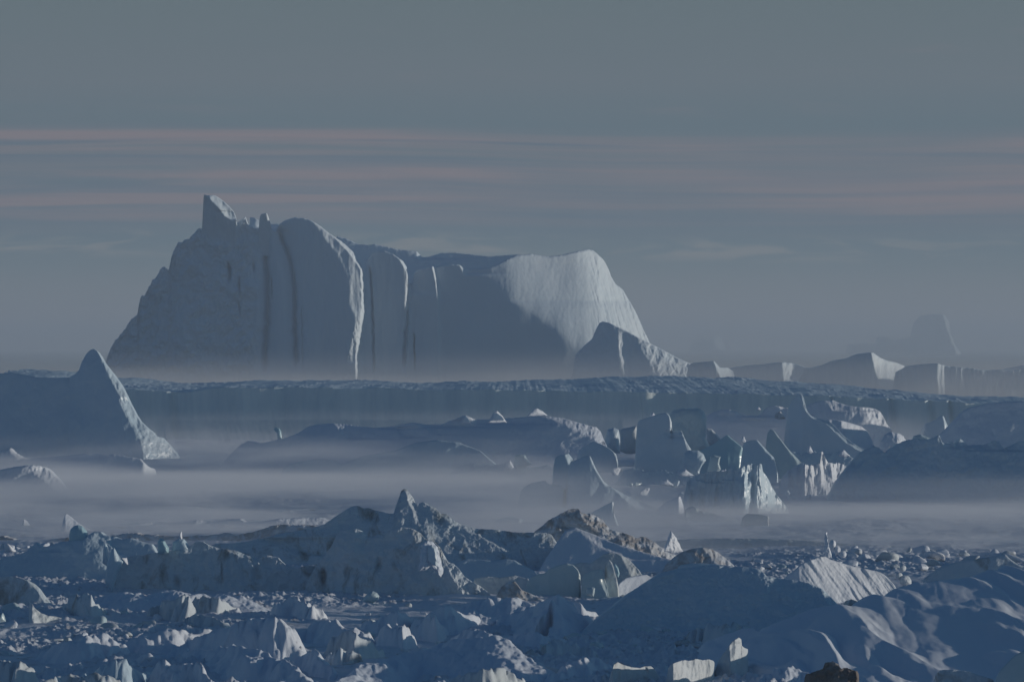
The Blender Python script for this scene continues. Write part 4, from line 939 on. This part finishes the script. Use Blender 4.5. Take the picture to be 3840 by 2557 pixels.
rr('iceberg', [(2900, 2300), (2950, 2170), (2985, 2142), (3010, 2120), (3030, 2108), (3060, 2100), (3080, 2093), (3104, 2092), (3124, 2104), (3150, 2112), (3180, 2122), (3220, 2134), (3270, 2144), (3310, 2154), (3336, 2166), (3356, 2184), (3376, 2208), (3420, 2300)], 668, 16, SNOW,
   'white fluted mound of snow with parallel diagonal grooves in full sun', cat='iceberg', lean=0.55, prof=[(2900, 2), (3000, 0), (3040, 0.4), (3376, 7.5), (3420, 9)],
   extra=lambda PX, PY: (4.0 * np.sin((PX - (PY - 2092) * 0.72) / 7.8 + 3.2 * fbm((PX - PY * .72) / 50, PY / 160, 3.3, 3)) * np.clip(0.5 + 0.9 * fbm((PX - PY * .72) / 34, PY / 120, 8.3, 3), 0.05, 1.4) + 3.0 * fbm((PX - PY * .72) / 12, PY / 90, 1.3, 4)) * sstep(3000, 3030, PX),
   noise=[(0.06, 0.8, 0.8, 3), (0.3, 5, 5, 2)], rnd=5, endl=(40, 3), endr=(30, 2))
# icy column group behind the fluted mound
lump('ice_shard', [(3090, 2080), (3092, 2050), (3094, 2010), (3097, 1993), (3101, 1996), (3103, 2030), (3108, 2050), (3116, 2070), (3118, 2092), (3100, 2096)], 760, 1.4, SNOW, 'slender white spire rising behind the fluted mound', 'ice shard', amp=0.08, nscale=0.8, tilt=0.4)
for k_, (cx, cy, w_, h_, lab) in enumerate(((3122, 2042, 14, 18, 'round glassy knob leaning on the slender spire'), (3140, 2062, 12, 16, 'second knob right of the slender spire'), (3160, 2078, 14, 14, 'lower knob at the foot of the spire group'),
                                            (3385, 2130, 12, 14, 'small ring shaped knob right of the fluted mound'), (3372, 2158, 14, 14, 'narrow neck of ice under the ring shaped knob'), (3396, 2178, 24, 22, 'lumpy grey boulder of ice right of the fluted mound'))):
    a_ = np.linspace(0, 2 * np.pi, 14)[:-1]
    lump('ice_chunk', [(cx + w_ * math.cos(q), cy + h_ * math.sin(q)) for q in a_], 745 if k_ < 3 else 690, 2 * w_ * K * 700, GREY if k_ > 2 else SNOW, lab, 'ice chunk', amp=0.14, nscale=0.9, seed=k_ * 2.7, tilt=0.3)
rr('ice_mound', [(3380, 2330), (3420, 2240), (3480, 2170), (3540, 2130), (3600, 2110), (3700, 2096), (3760, 2086), (3782, 2082), (3800, 2100), (3830, 2120), (3900, 2140), (4000, 2330)], 700, 20, STAIN, 'dark stained ice hill with a small bright tip at the right edge', cat='iceberg', lean=0.7,
   edges=[([(3784, 2080), (3800, 2104), (3830, 2125)], 1.0, 30, 2, 3, 6)], noise=[(0.15, 1.5, 1.5, 4), (0.4, 5, 4, 3)], rnd=6, jag=1.2)
rr('ice_mound', [(3255, 2420), (3280, 2280), (3310, 2250), (3350, 2222), (3390, 2205), (3420, 2200), (3450, 2198), (3466, 2206), (3480, 2260), (3500, 2420)], 640, 6, BLUE, 'smooth tilted slab between the fluted mound and the big snow dome', cat='ice block', lean=0.9, noise=[(0.08, 1.5, 1.5, 3)], rnd=6, endl=(40, 2))
rr('ice_mound', [(3160, 2420), (3176, 2260), (3200, 2250), (3230, 2262), (3256, 2276), (3270, 2296), (3280, 2330), (3290, 2420)], 618, 5, STAIN, 'small rubbly knoll with a lit rim beside the crumbling end of the big mound', lean=0.7, edges=[([(3225, 2255), (3262, 2285), (3275, 2320)], 0.9, 20, 2, 2, 6)], noise=[(0.14, 1.0, 1.0, 4)], rnd=4)


# ---- the wind carved snow dome, lower right
def dome_extra(X, Y):
    q = X - (Y - 530) * -0.30
    s_ = q / 10.0 + 0.95 * fbm(X / 12.0, Y / 42.0, 2.6, 2) + 0.10 * fbm(X / 2.4, Y / 16.0, 22.6, 3)
    saw = s_ - np.floor(s_)
    step_ = np.where(saw < 0.66, saw / 0.66, (1 - saw) / 0.34)
    s2 = q / 4.3 + 0.6 * fbm(X / 6.0, Y / 40.0, 7.6, 2) + 0.15 * fbm(X / 1.6, Y / 10.0, 27.6, 2)
    saw2 = s2 - np.floor(s2)
    step2 = np.where(saw2 < 0.6, saw2 / 0.6, (1 - saw2) / 0.4)
    return 1.1 * step_ * sstep(-0.6, 0.3, fbm(X / 16.0, Y / 70.0, 12.0, 2)) + 0.32 * step2 * sstep(-0.2, 0.3, fbm(X / 9.0, Y / 30.0, 15.0, 2)) + 0.015 * fbm(X / 1.2, Y / 8.0, 1.0, 3)


mound('ice_mound', [([(2620, 2500, 0.4), (2700, 2445, 1.1), (2850, 2380, 2.8), (3000, 2330, 4.1), (3150, 2292, 5.1), (3300, 2240, 6.0), (3420, 2208, 6.6), (3520, 2192, 6.9), (3650, 2182, 7.1), (3800, 2168, 7.2), (3950, 2164, 6.8), (4150, 2170, 5.0)], 0.4, 0.115)],
      SMOOTH, 'broad wind carved snow dome with lit ledges at the lower right', cat='iceberg', extra=dome_extra, noise=[(0.35, 16, 2, 3.0)], cell=(0.11, 0.4), r=5.0, pad=2, ax=4.0, warp=0.25)

# ---- near hummocks: crest lines read from left to right, spurs run down towards the viewer
MT = {'s': SNOW, 'b': BLUE, 'g': GREY, 'd': STAIN, 'm': MUD}
near = [
    ('s', 'snow shelf at the foot of the grey green cliff', [([(380, 2262, .9), (430, 2232, 1.6), (520, 2222, 2.0), (640, 2224, 2.0), (760, 2232, 1.6), (900, 2240, 1.2)], .25, .12)], .1),
    ('d', 'small grey hump with a bright fin below the blue hill', [([(230, 2270, 1.0), (290, 2240, 2.2), (333, 2234, 2.6)], .9, .9), ([(333, 2234, 2.6), (360, 2268, 1.6), (398, 2300, .3)], 1.2, .9)], .15),
    ('g', 'grey nosed ridge with a bright narrow end in the rubble at left centre', [([(560, 2290, .8), (620, 2262, 1.6), (678, 2228, 2.8)], .8, .7), ([(678, 2228, 2.8), (690, 2262, 2), (714, 2300, .3)], 1.3, .7)], .12),
    ('g', 'low dark boulder with a sunlit sloping back left of the rubbly snow face', [([(700, 2280, .8), (735, 2256, 1.5), (756, 2246, 1.9)], 1.0, 1.0), ([(756, 2246, 1.9), (830, 2252, 1.8), (893, 2280, .5)], 1.0, .9)], .14),
    ('g', 'smooth grey slab sloping right in the left rubble field', [([(680, 2340, .6), (710, 2308, 1.4), (760, 2306, 1.6), (830, 2328, 1.2), (875, 2352, .3)], .8, .6)], .05),
    ('s', 'long dark snow hump with a slim lit spur at left', [([(170, 2440, .5), (235, 2412, 1.6), (300, 2384, 2.3), (395, 2376, 2.4)], .4, .3), ([(395, 2376, 2.4), (430, 2405, 1.7), (490, 2440, .4)], .9, .4)], .06),
    ('s', 'second long dark snow hump right of the slim lit spur', [([(440, 2420, 1.0), (520, 2392, 1.8), (600, 2372, 2.2), (700, 2370, 2.0), (800, 2372, 1.6)], .4, .25)], .08),
    ('g', 'grey block with a bright ragged edge in the bottom left corner', [([(-60, 2480, 2.2), (20, 2480, 2.4), (90, 2484, 2.5)], .7, .8), ([(90, 2484, 2.5), (118, 2522, 1.6), (135, 2570, .5)], 1.2, .8)], .12),
    ('b', 'dark blue hump with a lit crumbly spur at the bottom left', [([(310, 2548, .6), (360, 2512, 1.6), (410, 2490, 2.3), (455, 2486, 2.4)], .6, .5), ([(455, 2486, 2.4), (500, 2508, 1.8), (545, 2534, .8)], 1.0, .5)], .07),
    ('d', 'low shaded mass of ice along the bottom edge at left', [([(150, 2570, 1.2), (260, 2540, 1.6), (380, 2540, 1.6), (440, 2560, 1.0)], .5, .5)], .12),
    ('s', 'sunlit rubble slope at the bottom edge left of the lit diagonal crest', [([(590, 2530, 1.2), (620, 2498, 2.0), (680, 2496, 2.1), (760, 2520, 1.6), (820, 2570, .5)], .5, .5)], .22),
    ('s', 'rubbly snow face catching the sun below the stained cliff', [([(1020, 2290, .8), (1050, 2262, 1.8), (1100, 2246, 2.2), (1150, 2256, 2.0), (1190, 2280, 1.4), (1225, 2310, .4)], .6, .5)], .2),
    ('s', 'big smooth shaded mound with a sharp bright prow at left centre', [([(640, 2440, .6), (720, 2400, 1.6), (800, 2372, 2.6), (880, 2340, 3.6), (960, 2316, 4.2), (1035, 2314, 4.3)], .5, .5), ([(1035, 2314, 4.3), (1080, 2345, 3.4), (1098, 2370, 2.8)], 1.2, .6), ([(1098, 2370, 2.8), (1112, 2410, 1.6), (1134, 2446, .3)], 1.5, .9)], .04),
    ('s', 'broad dark mound crossed by a bright diagonal snow crest at the bottom', [([(560, 2470, .4), (700, 2430, 1.4), (830, 2424, 2.2), (900, 2428, 2.6), (980, 2438, 2.7)], .3, .3), ([(980, 2438, 2.7), (1060, 2478, 2.0), (1130, 2520, 1.3), (1210, 2566, .4)], .45, .35)], .07),
    ('s', 'curved white backed hump in front of the bright prow', [([(1090, 2470, 1.0), (1140, 2444, 1.9), (1170, 2442, 2.0)], .6, .6), ([(1170, 2442, 2.0), (1215, 2478, 1.4), (1275, 2530, .4)], .5, .5)], .06),
    ('d', 'small dirty ledge of broken ice between dark humps near bottom centre', [([(1210, 2470, .5), (1260, 2452, 1.1), (1330, 2458, 1.0), (1370, 2476, .4)], .7, .7)], .2),
    ('g', 'grey rounded boulder mound left of the textured snow hummock', [([(1220, 2430, .6), (1262, 2396, 1.8), (1300, 2374, 2.4), (1340, 2382, 2.3), (1400, 2420, 1.2), (1440, 2440, .4)], .8, .7)], .12),
    ('s', 'dark smooth hump with a bright jagged right rim in the centre foreground', [([(1100, 2380, .4), (1180, 2345, 1.3), (1270, 2330, 2.0)], .4, .3), ([(1270, 2330, 2.0), (1330, 2362, 1.4), (1400, 2400, .4)], .8, .4)], .1),
    ('s', 'textured crinkled snow hummock in full sun at centre foreground', [([(1400, 2395, .5), (1440, 2362, 1.6), (1480, 2348, 2.0), (1510, 2360, 1.7), (1536, 2392, .5)], .8, .7)], .25),
    ('s', 'narrow ridge with a frilled sunlit edge above the crinkled hummock', [([(1380, 2340, .5), (1440, 2312, 1.5), (1500, 2302, 1.9)], .6, .6), ([(1500, 2302, 1.9), (1540, 2325, 1.2), (1570, 2345, .4)], .9, .6)], .1),
    ('s', 'low peak with a bright frilly front in the middle foreground', [([(1540, 2340, .6), (1590, 2304, 2.2), (1600, 2302, 2.3)], .8, .7), ([(1600, 2302, 2.3), (1630, 2330, 1.6), (1690, 2360, .4)], 1.1, .7)], .16),
    ('s', 'smooth blue hump with a curved white notch left of the twin lit face mound', [([(1590, 2330, .8), (1640, 2290, 2.0), (1684, 2268, 2.7)], .6, .5), ([(1684, 2268, 2.7), (1712, 2296, 1.8), (1790, 2318, .5)], 1.2, .45)], .03),
    ('s', 'wide smooth snow swell behind the curved white notch', [([(1720, 2290, 1.2), (1790, 2256, 2.2), (1860, 2240, 2.6), (1940, 2240, 2.6), (1975, 2255, 2.0)], .35, .2), ([(1975, 2255, 2.0), (2010, 2280, 1.0)], .6, .3)], .04),
    ('s', 'pointed snow mound with a broad sunlit right face in the foreground centre', [([(1870, 2330, .5), (1940, 2290, 2.0), (2020, 2262, 3.0), (2096, 2232, 4.0)], .5, .45), ([(2096, 2232, 4.0), (2140, 2262, 3.0), (2178, 2300, 1.6), (2212, 2328, .4)], .6, .55), ([(2065, 2250, 3.6), (2100, 2300, 2.2), (2140, 2345, .6)], .3, .8)], .04),
    ('s', 'slim companion ridge with a lit edge right of the pointed snow mound', [([(2120, 2250, 2.0), (2160, 2254, 2.2), (2200, 2276, 1.5), (2238, 2306, .3)], .8, .5)], .05),
    ('s', 'low arched snow hump behind the pebbly rubble at lower centre', [([(1690, 2396, .5), (1740, 2364, 1.6), (1790, 2362, 1.7), (1840, 2384, 1.3), (1880, 2402, .5)], .7, .4)], .05),
    ('s', 'low rounded drift below the pointed snow mound', [([(1900, 2392, .8), (1960, 2376, 1.5), (2030, 2376, 1.6), (2090, 2390, 1.2), (2135, 2412, .3)], .6, .3)], .05),
    ('s', 'very broad dark swell filling the bottom centre', [([(1200, 2590, .4), (1320, 2530, .9), (1440, 2480, 1.5), (1560, 2440, 2.2), (1700, 2404, 3.0), (1850, 2388, 3.6)], .3, .14), ([(1850, 2388, 3.6), (1910, 2420, 2.8), (1970, 2465, 1.7), (2030, 2520, .5)], 1.0, .25)], .05),
    ('g', 'smooth grey green boulder on the bottom edge at centre', [([(1700, 2570, .8), (1750, 2530, 2.0), (1800, 2508, 2.6), (1850, 2508, 2.6), (1910, 2526, 2.0), (1990, 2560, .8)], .8, .8)], .05),
    ('s', 'snowy slope with a crumbled sunlit edge near the bottom right of centre', [([(2060, 2540, .5), (2120, 2500, 1.3), (2180, 2480, 1.7), (2260, 2470, 1.6)], .4, .3)], .12),
    ('d', 'ridge of dark stones and rubble below the very large blue mound', [([(2520, 2400, .4), (2580, 2386, 1.0), (2660, 2380, 1.2), (2720, 2360, 2.0), (2790, 2366, 1.7), (2880, 2384, .8), (2960, 2396, .3)], .8, .8)], .3),
    ('d', 'bumpy grey ridge left of the bright split slabs', [([(1960, 2460, .4), (2040, 2430, 1.2), (2100, 2412, 1.5), (2170, 2424, 1.2), (2230, 2450, .5)], .7, .6)], .22),
    ('s', 'crusty snow bank in front of the snow dome at the bottom', [([(2850, 2560, .8), (2900, 2520, 1.6), (2960, 2516, 1.7), (3060, 2536, 1.2), (3160, 2570, .5)], .5, .4)], .15),
]
for k_, (mt, lab, cr, rg) in enumerate(near):
    cr = [(a_, b_ * 1.5, c_ * 1.7) for a_, b_, c_ in cr]
    mound('ice_mound', cr, MT[mt], lab, seed=k_ * 7.31, noise=[(0.3, 4.0, 4, 1.8), (0.08, 0.9, 3, 1.8)], rough=[(rg * 2.2, 2.2, 5, 2.2), (0.06 + rg * 0.5, 0.7, 3, 2.0)], cell=(0.10, 0.24), r=0.22, smooth_k=0.2, jagz=0.35 if rg > 0.05 else 0.12)

# ---- the bright split slabs on the bottom edge
rr('ice_shard', [(2270, 2660), (2284, 2560), (2296, 2512), (2303, 2490), (2318, 2484), (2340, 2496), (2370, 2506), (2404, 2512), (2424, 2508), (2446, 2508), (2462, 2522), (2480, 2550), (2500, 2600), (2520, 2660)], 510, 5, GREY, 'bright tilted slab with a pointed left corner on the bottom edge', cat='ice slab',
   lean=0.2, prof=[(2270, 1.2), (2296, 0), (2306, 0.4), (2520, 7)], noise=[(0.10, 0.5, 1.2, 4), (0.25, 2.5, 3, 3)], rnd=2, jag=1.5, creases=[([(2420, 2505), (2440, 2560)], 0.5, 6)])
rr('ice_shard', [(2496, 2660), (2504, 2560), (2510, 2505), (2520, 2488), (2545, 2482), (2570, 2477), (2590, 2482), (2615, 2475), (2640, 2482), (2668, 2480), (2688, 2494), (2698, 2512), (2696, 2560), (2700, 2660)], 508, 5, GREY, 'square bright slab with a ragged top and vertical grooves on the bottom edge', cat='ice slab',
   lean=0.12, prof=[(2496, 1.2), (2512, 0), (2520, 0.3), (2700, 5)], noise=[(0.12, 0.45, 1.6, 4), (0.25, 2.5, 3, 3)], rnd=2, jag=1.8)
rr('ice_shard', [(2660, 2640), (2684, 2520), (2698, 2480), (2716, 2452), (2738, 2424), (2752, 2404), (2776, 2394), (2786, 2402), (2784, 2424), (2800, 2436), (2816, 2444), (2800, 2462), (2790, 2480), (2800, 2510), (2810, 2560), (2830, 2640)], 518, 4, GREY, 'upturned twisted slab of ice with a dark tip beside the square bright slab', cat='ice slab',
   lean=0.4, prof=[(2660, 1.5), (2740, 0), (2760, 0.2), (2830, 3)], edges=[([(2736, 2420), (2742, 2470), (2760, 2540)], 0.8, 12, 2, 2, 10)], noise=[(0.16, 0.7, 1.2, 4), (0.3, 2.5, 3, 3)], rnd=2, jag=1.5)
rr('dirty_ice_pile', [(3015, 2640), (3030, 2532), (3060, 2520), (3090, 2512), (3100, 2488), (3130, 2484), (3150, 2492), (3160, 2510), (3180, 2506), (3200, 2514), (3222, 2520), (3236, 2540), (3244, 2640)], 486, 3, MUD, 'small pile of dark muddy boulders at the foot of the snow dome', cat='ice pile',
   lean=0.5, noise=[(0.35, 0.7, 0.7, 4)], rnd=4, jag=3, jagf=0.12)
rr('ice_mound', [(3500, 2640), (3518, 2530), (3530, 2514), (3580, 2512), (3640, 2520), (3690, 2536), (3730, 2550), (3760, 2640)], 478, 4, STAIN, 'angular grey block with a crusted top at the bottom right', cat='ice block', lean=0.3, noise=[(0.15, 0.8, 0.8, 4)], rnd=3, jag=1.5)
rr('ice_mound', [(3690, 2700), (3730, 2580), (3760, 2520), (3790, 2490), (3820, 2462), (3850, 2448), (3900, 2436), (3980, 2460), (4040, 2700)], 474, 5, GLASS, 'smooth translucent block in the bottom right corner', cat='ice block', lean=0.5, noise=[(0.05, 1.5, 1.5, 3)], rnd=8, endl=(60, 2))
rr('iceberg', [(-160, 2400), (-120, 2200), (-40, 2168), (0, 2164), (36, 2162), (70, 2168), (100, 2176), (124, 2190), (142, 2206), (156, 2224), (170, 2244), (186, 2262), (206, 2276), (240, 2286), (280, 2294), (310, 2310), (330, 2400)], 668, 10, STAIN,
   'grey green snout of ice at the left edge with a bright sloping rim', cat='iceberg', lean=0.25, prof=[(-160, 2), (60, 0), (330, 0)], edges=[([(84, 2166), (120, 2196), (146, 2226), (166, 2262), (200, 2300)], 1.1, 0, 2, 2, 30)], noise=[(0.12, 1.2, 1.4, 4), (0.3, 4, 4, 3)], rnd=4)
rr('ice_mound', [(86, 2440), (92, 2300), (95, 2262), (99, 2254), (110, 2262), (124, 2282), (148, 2302), (172, 2312), (200, 2316), (228, 2326), (236, 2350), (250, 2440)], 632, 3, GREY, 'honeycombed lit fin of ice in front of the grey green snout', cat='ice shard', lean=0.5,
   prof=[(86, 0.6), (97, 0), (250, 4)], noise=[(0.22, 0.8, 0.8, 4)], rnd=2, jag=1.2)
lump('ice_chunk', [(-12, 2330), (0, 2306), (10, 2296), (16, 2306), (22, 2330), (0, 2334)], 628, 1.0, GLASS, 'small glassy tooth at the left edge of the frame', 'ice chunk', tilt=0.4)
lump('ice_chunk', [(1352, 2262), (1362, 2240), (1380, 2222), (1398, 2215), (1414, 2222), (1424, 2234), (1420, 2248), (1404, 2258), (1380, 2266)], 690, 2.6, GLASS, 'smooth pale oval boulder resting on the snow below the stained cliff', 'ice chunk', amp=0.05, sharp=3)
rr('ice_mound', [(1830, 2330), (1858, 2240), (1880, 2200), (1905, 2184), (1930, 2180), (1942, 2192), (1956, 2212), (1980, 2222), (2010, 2236), (2040, 2250), (2060, 2330)], 688, 5, DIRTY, 'brownish craggy knob of ice left of the pale glassy block', lean=0.5,
   edges=[([(1936, 2182), (1956, 2220), (1970, 2250)], 0.9, 20, 2, 2, 8), ([(1980, 2222), (2030, 2255)], 0.7, 0, 3, 3, 8)], noise=[(0.22, 0.9, 0.9, 4)], rnd=3, jag=2)

# ================================================================== LOOSE CHUNKS
rnd_ = random.Random(11)
protos = []
for k_ in range(9):
    nu, nv = 18, 12
    th = np.linspace(0.03, math.pi - 0.03, nv)[:, None]
    ph = np.linspace(0, 2 * math.pi, nu, endpoint=False)[None, :]
    X = np.sin(th) * np.cos(ph)
    Y = np.sin(th) * np.sin(ph)
    Z = np.cos(th) * np.ones_like(ph)
    r_ = np.ones_like(X) * 10
    for q in range(8 + k_ % 3):
        nrm = np.array([rnd_.gauss(0, 1) for _ in range(3)])
        nrm /= np.linalg.norm(nrm)
        dt = X * nrm[0] + Y * nrm[1] + Z * nrm[2]
        r_ = np.minimum(r_, np.where(dt > 0.12, (0.55 + 0.4 * rnd_.random()) / np.maximum(dt, 0.12), 10))
    r_ = np.minimum(r_, 1.15) * (1 + 0.05 * fbm(X * 2.5, Y * 2.5, Z * 2.5 + k_, 3))
    V = np.stack([X * r_, Y * r_ * 0.9, Z * r_ * 0.75], -1).reshape(-1, 3)
    protos.append((V, gridfaces(nv, nu, wrap=True)))
CM = [SNOW, SNOW, GLASS, GREY, STAIN, BLUE]
pm = {}
zones = [  # (count, px0, px1, py0, py1, smin, smax, label, group, mats)
    (60, 3120, 3840, 2074, 2142, 0.5, 1.5, 'loose ice boulder in the sunlit rubble band behind the snow dome', 'boulders of the rubble band behind the snow dome', (0, 0, 1, 3)),
    (46, 0, 1000, 2300, 2540, 0.3, 1.0, 'small loose lump of ice among the rubble at lower left', 'loose lumps of the lower left rubble', (0, 1, 2, 3)),
    (50, 1100, 2100, 2260, 2540, 0.28, 0.9, 'small loose lump of ice among the humps at lower centre', 'loose lumps of the lower centre rubble', (0, 1, 2, 3, 4)),
    (44, 2050, 2900, 2380, 2550, 0.28, 0.9, 'small loose lump of ice in the pebbly rubble left of the snow dome', 'loose lumps of the pebbly rubble', (0, 2, 3, 4)),
    (22, 2300, 2480, 2170, 2250, 0.25, 0.6, 'loose lump of ice at the foot of the grey pillars', 'loose lumps below the grey pillars', (0, 2, 3)),
    (18, 0, 240, 2040, 2110, 0.4, 1.0, 'loose lump of ice on the far bank at the left edge', 'loose lumps on the far left bank', (0, 0, 3)),
    (20, 2650, 3000, 2120, 2165, 0.3, 0.8, 'loose lump of ice on the shoulder left of the fluted mound', 'loose lumps beside the fluted mound', (0, 2, 3)),
]
for cnt, a0, a1, b0, b1, s0, s1_, lab, grp, mts in zones:
    for q in range(cnt):
        px_, py_ = rnd_.uniform(a0, a1), rnd_.uniform(b0, b1)
        D_ = depth_of(py_, 0.1)
        s_ = s0 + (s1_ - s0) * rnd_.random() ** 2
        mi = CM[rnd_.choice(mts)]
        pi_ = rnd_.randrange(len(protos))
        key = (pi_, mi.name)
        x_ = (px_ - 1920) * K * D_
        if key not in pm:
            o = mesh_obj('ice_chunk', protos[pi_][0], protos[pi_][1], mi, origin=np.zeros(3), smooth=False)
            pm[key] = o
        else:
            o = pm[key].copy()
            COL.objects.link(o)
        gz = float(ground_h(np.array(x_), np.array(D_)))
        o.location = (x_, D_, gz + 0.25 * s_)
        o.scale = (s_ * rnd_.uniform(.8, 1.6), s_ * rnd_.uniform(.8, 1.3), s_ * rnd_.uniform(.5, 1.0))
        o.rotation_euler = (rnd_.uniform(-.5, .5), rnd_.uniform(-.5, .5), rnd_.uniform(0, 6.28))
        tag(o, lab, 'ice chunk', grp)

# ================================================================== AIR
def box_mesh(name, x0, x1, y0, y1, z0, z1, mat):
    c = np.array([(x0 + x1) / 2, (y0 + y1) / 2, (z0 + z1) / 2])
    v = [(x0, y0, z0), (x1, y0, z0), (x1, y1, z0), (x0, y1, z0), (x0, y0, z1), (x1, y0, z1), (x1, y1, z1), (x0, y1, z1)]
    f = [(0, 3, 2, 1), (4, 5, 6, 7), (0, 1, 5, 4), (1, 2, 6, 5), (2, 3, 7, 6), (3, 0, 4, 7)]
    return mesh_obj(name, v, f, mat, smooth=False, origin=c)


HAZE = bpy.data.materials.new('haze')
HAZE.use_nodes = True
t = HAZE.node_tree
t.nodes.clear()
pv = N(t, 'ShaderNodeVolumePrincipled')
pv.inputs['Color'].default_value = (0.76, 0.88, 1.0, 1)
pv.inputs['Density'].default_value = 0.00010
pv.inputs['Anisotropy'].default_value = 0.1
ho = N(t, 'ShaderNodeOutputMaterial')
t.links.new(pv.outputs[0], ho.inputs['Volume'])
tag(box_mesh('haze', -27000, 27000, -700, 46000, -2.2, 170, HAZE), kind='stuff')


def fog_mat(name, density, h_m, size, scale=(60, 60, 8), lo=0.3, hi=0.7, nmin=0.2, col=(0.96, 0.98, 1.0), fx=(0.35, 0.35), rate=0.35, zflat=0.0, swell_m=7.0):
    """density falls off with height above the ice and towards the edges; billows break it up"""
    m = bpy.data.materials.new(name)
    m.use_nodes = True
    t = m.node_tree
    t.nodes.clear()
    tc = N(t, 'ShaderNodeTexCoord')
    s = N(t, 'ShaderNodeSeparateXYZ')
    t.links.new(tc.outputs['Object'], s.inputs[0])
    X, Y, Z = s.outputs
    hx, hy, hz = size

    def edge(a, half, f):
        q = M(t, 'SUBTRACT', 1.0, M(t, 'DIVIDE', M(t, 'ABSOLUTE', a), half))
        n = N(t, 'ShaderNodeMapRange', interpolation_type='SMOOTHSTEP')
        t.links.new(q, n.inputs[0])
        n.inputs[1].default_value = 0.0
        n.inputs[2].default_value = f
        return n.outputs[0]
    mx = edge(X, hx, fx[0])
    my = edge(Y, hy, fx[1])
    top = edge(Z, hz, 0.5)
    mp = N(t, 'ShaderNodeMapping')
    mp.inputs['Scale'].default_value = tuple(1.0 / q for q in scale)
    t.links.new(tc.outputs['Object'], mp.inputs[0])
    no = N(t, 'ShaderNodeTexNoise', i_Scale=1.0, i_Detail=3.0, i_Roughness=0.55)
    t.links.new(mp.outputs[0], no.inputs[0])
    nf = N(t, 'ShaderNodeMapRange', interpolation_type='SMOOTHSTEP')
    t.links.new(no.outputs[0], nf.inputs[0])
    nf.inputs[1].default_value = lo
    nf.inputs[2].default_value = hi
    nf.inputs[3].default_value = nmin
    nf.inputs[4].default_value = 1.0
    # the top of the fog swells and sinks
    swell = M(t, 'MULTIPLY', M(t, 'SUBTRACT', no.outputs[0], 0.5), swell_m)
    zz = M(t, 'MAXIMUM', M(t, 'SUBTRACT', M(t, 'SUBTRACT', M(t, 'ADD', Z, hz), zflat), swell), 0.0)
    fz = M(t, 'POWER', 2.718, M(t, 'MULTIPLY', zz, -1.0 / h_m))
    dn = M(t, 'MULTIPLY', M(t, 'MULTIPLY', mx, my), M(t, 'MULTIPLY', fz, nf.outputs[0]))
    # keep the bottom full, fade only the very top of the box
    tz = N(t, 'ShaderNodeMapRange', interpolation_type='SMOOTHSTEP')
    t.links.new(Z, tz.inputs[0])
    tz.inputs[1].default_value = hz
    tz.inputs[2].default_value = hz * 0.3
    dn = M(t, 'MULTIPLY', M(t, 'MULTIPLY', dn, tz.outputs[0]), density)
    pv = N(t, 'ShaderNodeVolumePrincipled')
    pv.inputs['Color'].default_value = (*col, 1)
    pv.inputs['Anisotropy'].default_value = 0.0
    t.links.new(dn, pv.inputs['Density'])
    o = N(t, 'ShaderNodeOutputMaterial')
    t.links.new(pv.outputs[0], o.inputs['Volume'])
    try:
        m.cycles.volume_step_rate = rate
    except Exception:
        pass
    try:
        m.volume_step_rate = rate
    except Exception:
        pass
    return m


def fog(px0, px1, d0, d1, ztop, density, h_m, **kw):
    dm = (d0 + d1) / 2
    x0, x1 = (px0 - 1920) * K * dm, (px1 - 1920) * K * dm
    z0 = -1.1
    m = fog_mat('fog', density, h_m, ((x1 - x0) / 2, (d1 - d0) / 2, (ztop - z0) / 2), **kw)
    return tag(box_mesh('fog_bank', x0, x1, d0, d1, z0, ztop, m), kind='stuff')


# low sea fog: left and centre, between the nearer and the middle bergs
fog(-900, 2450, 860, 1520, 11.0, 0.050, 1.9, scale=(55, 150, 5), zflat=1.2, nmin=0.10, fx=(0.35, 0.3), swell_m=14.0)
# thin band right of centre
fog(1300, 5200, 800, 1210, 8.0, 0.026, 1.8, scale=(60, 90, 4), zflat=1.2, nmin=0.35)
# fog against the foot of the tabular cliff
fog(-900, 3900, 1520, 1893, 13.0, 0.016, 3.0, scale=(90, 120, 8), zflat=2)
# drifting snow fog behind the tabular berg, at the foot of the great berg
fog(-900, 4600, 2420, 2940, 34.0, 0.014, 5.0, scale=(160, 200, 16), zflat=11)
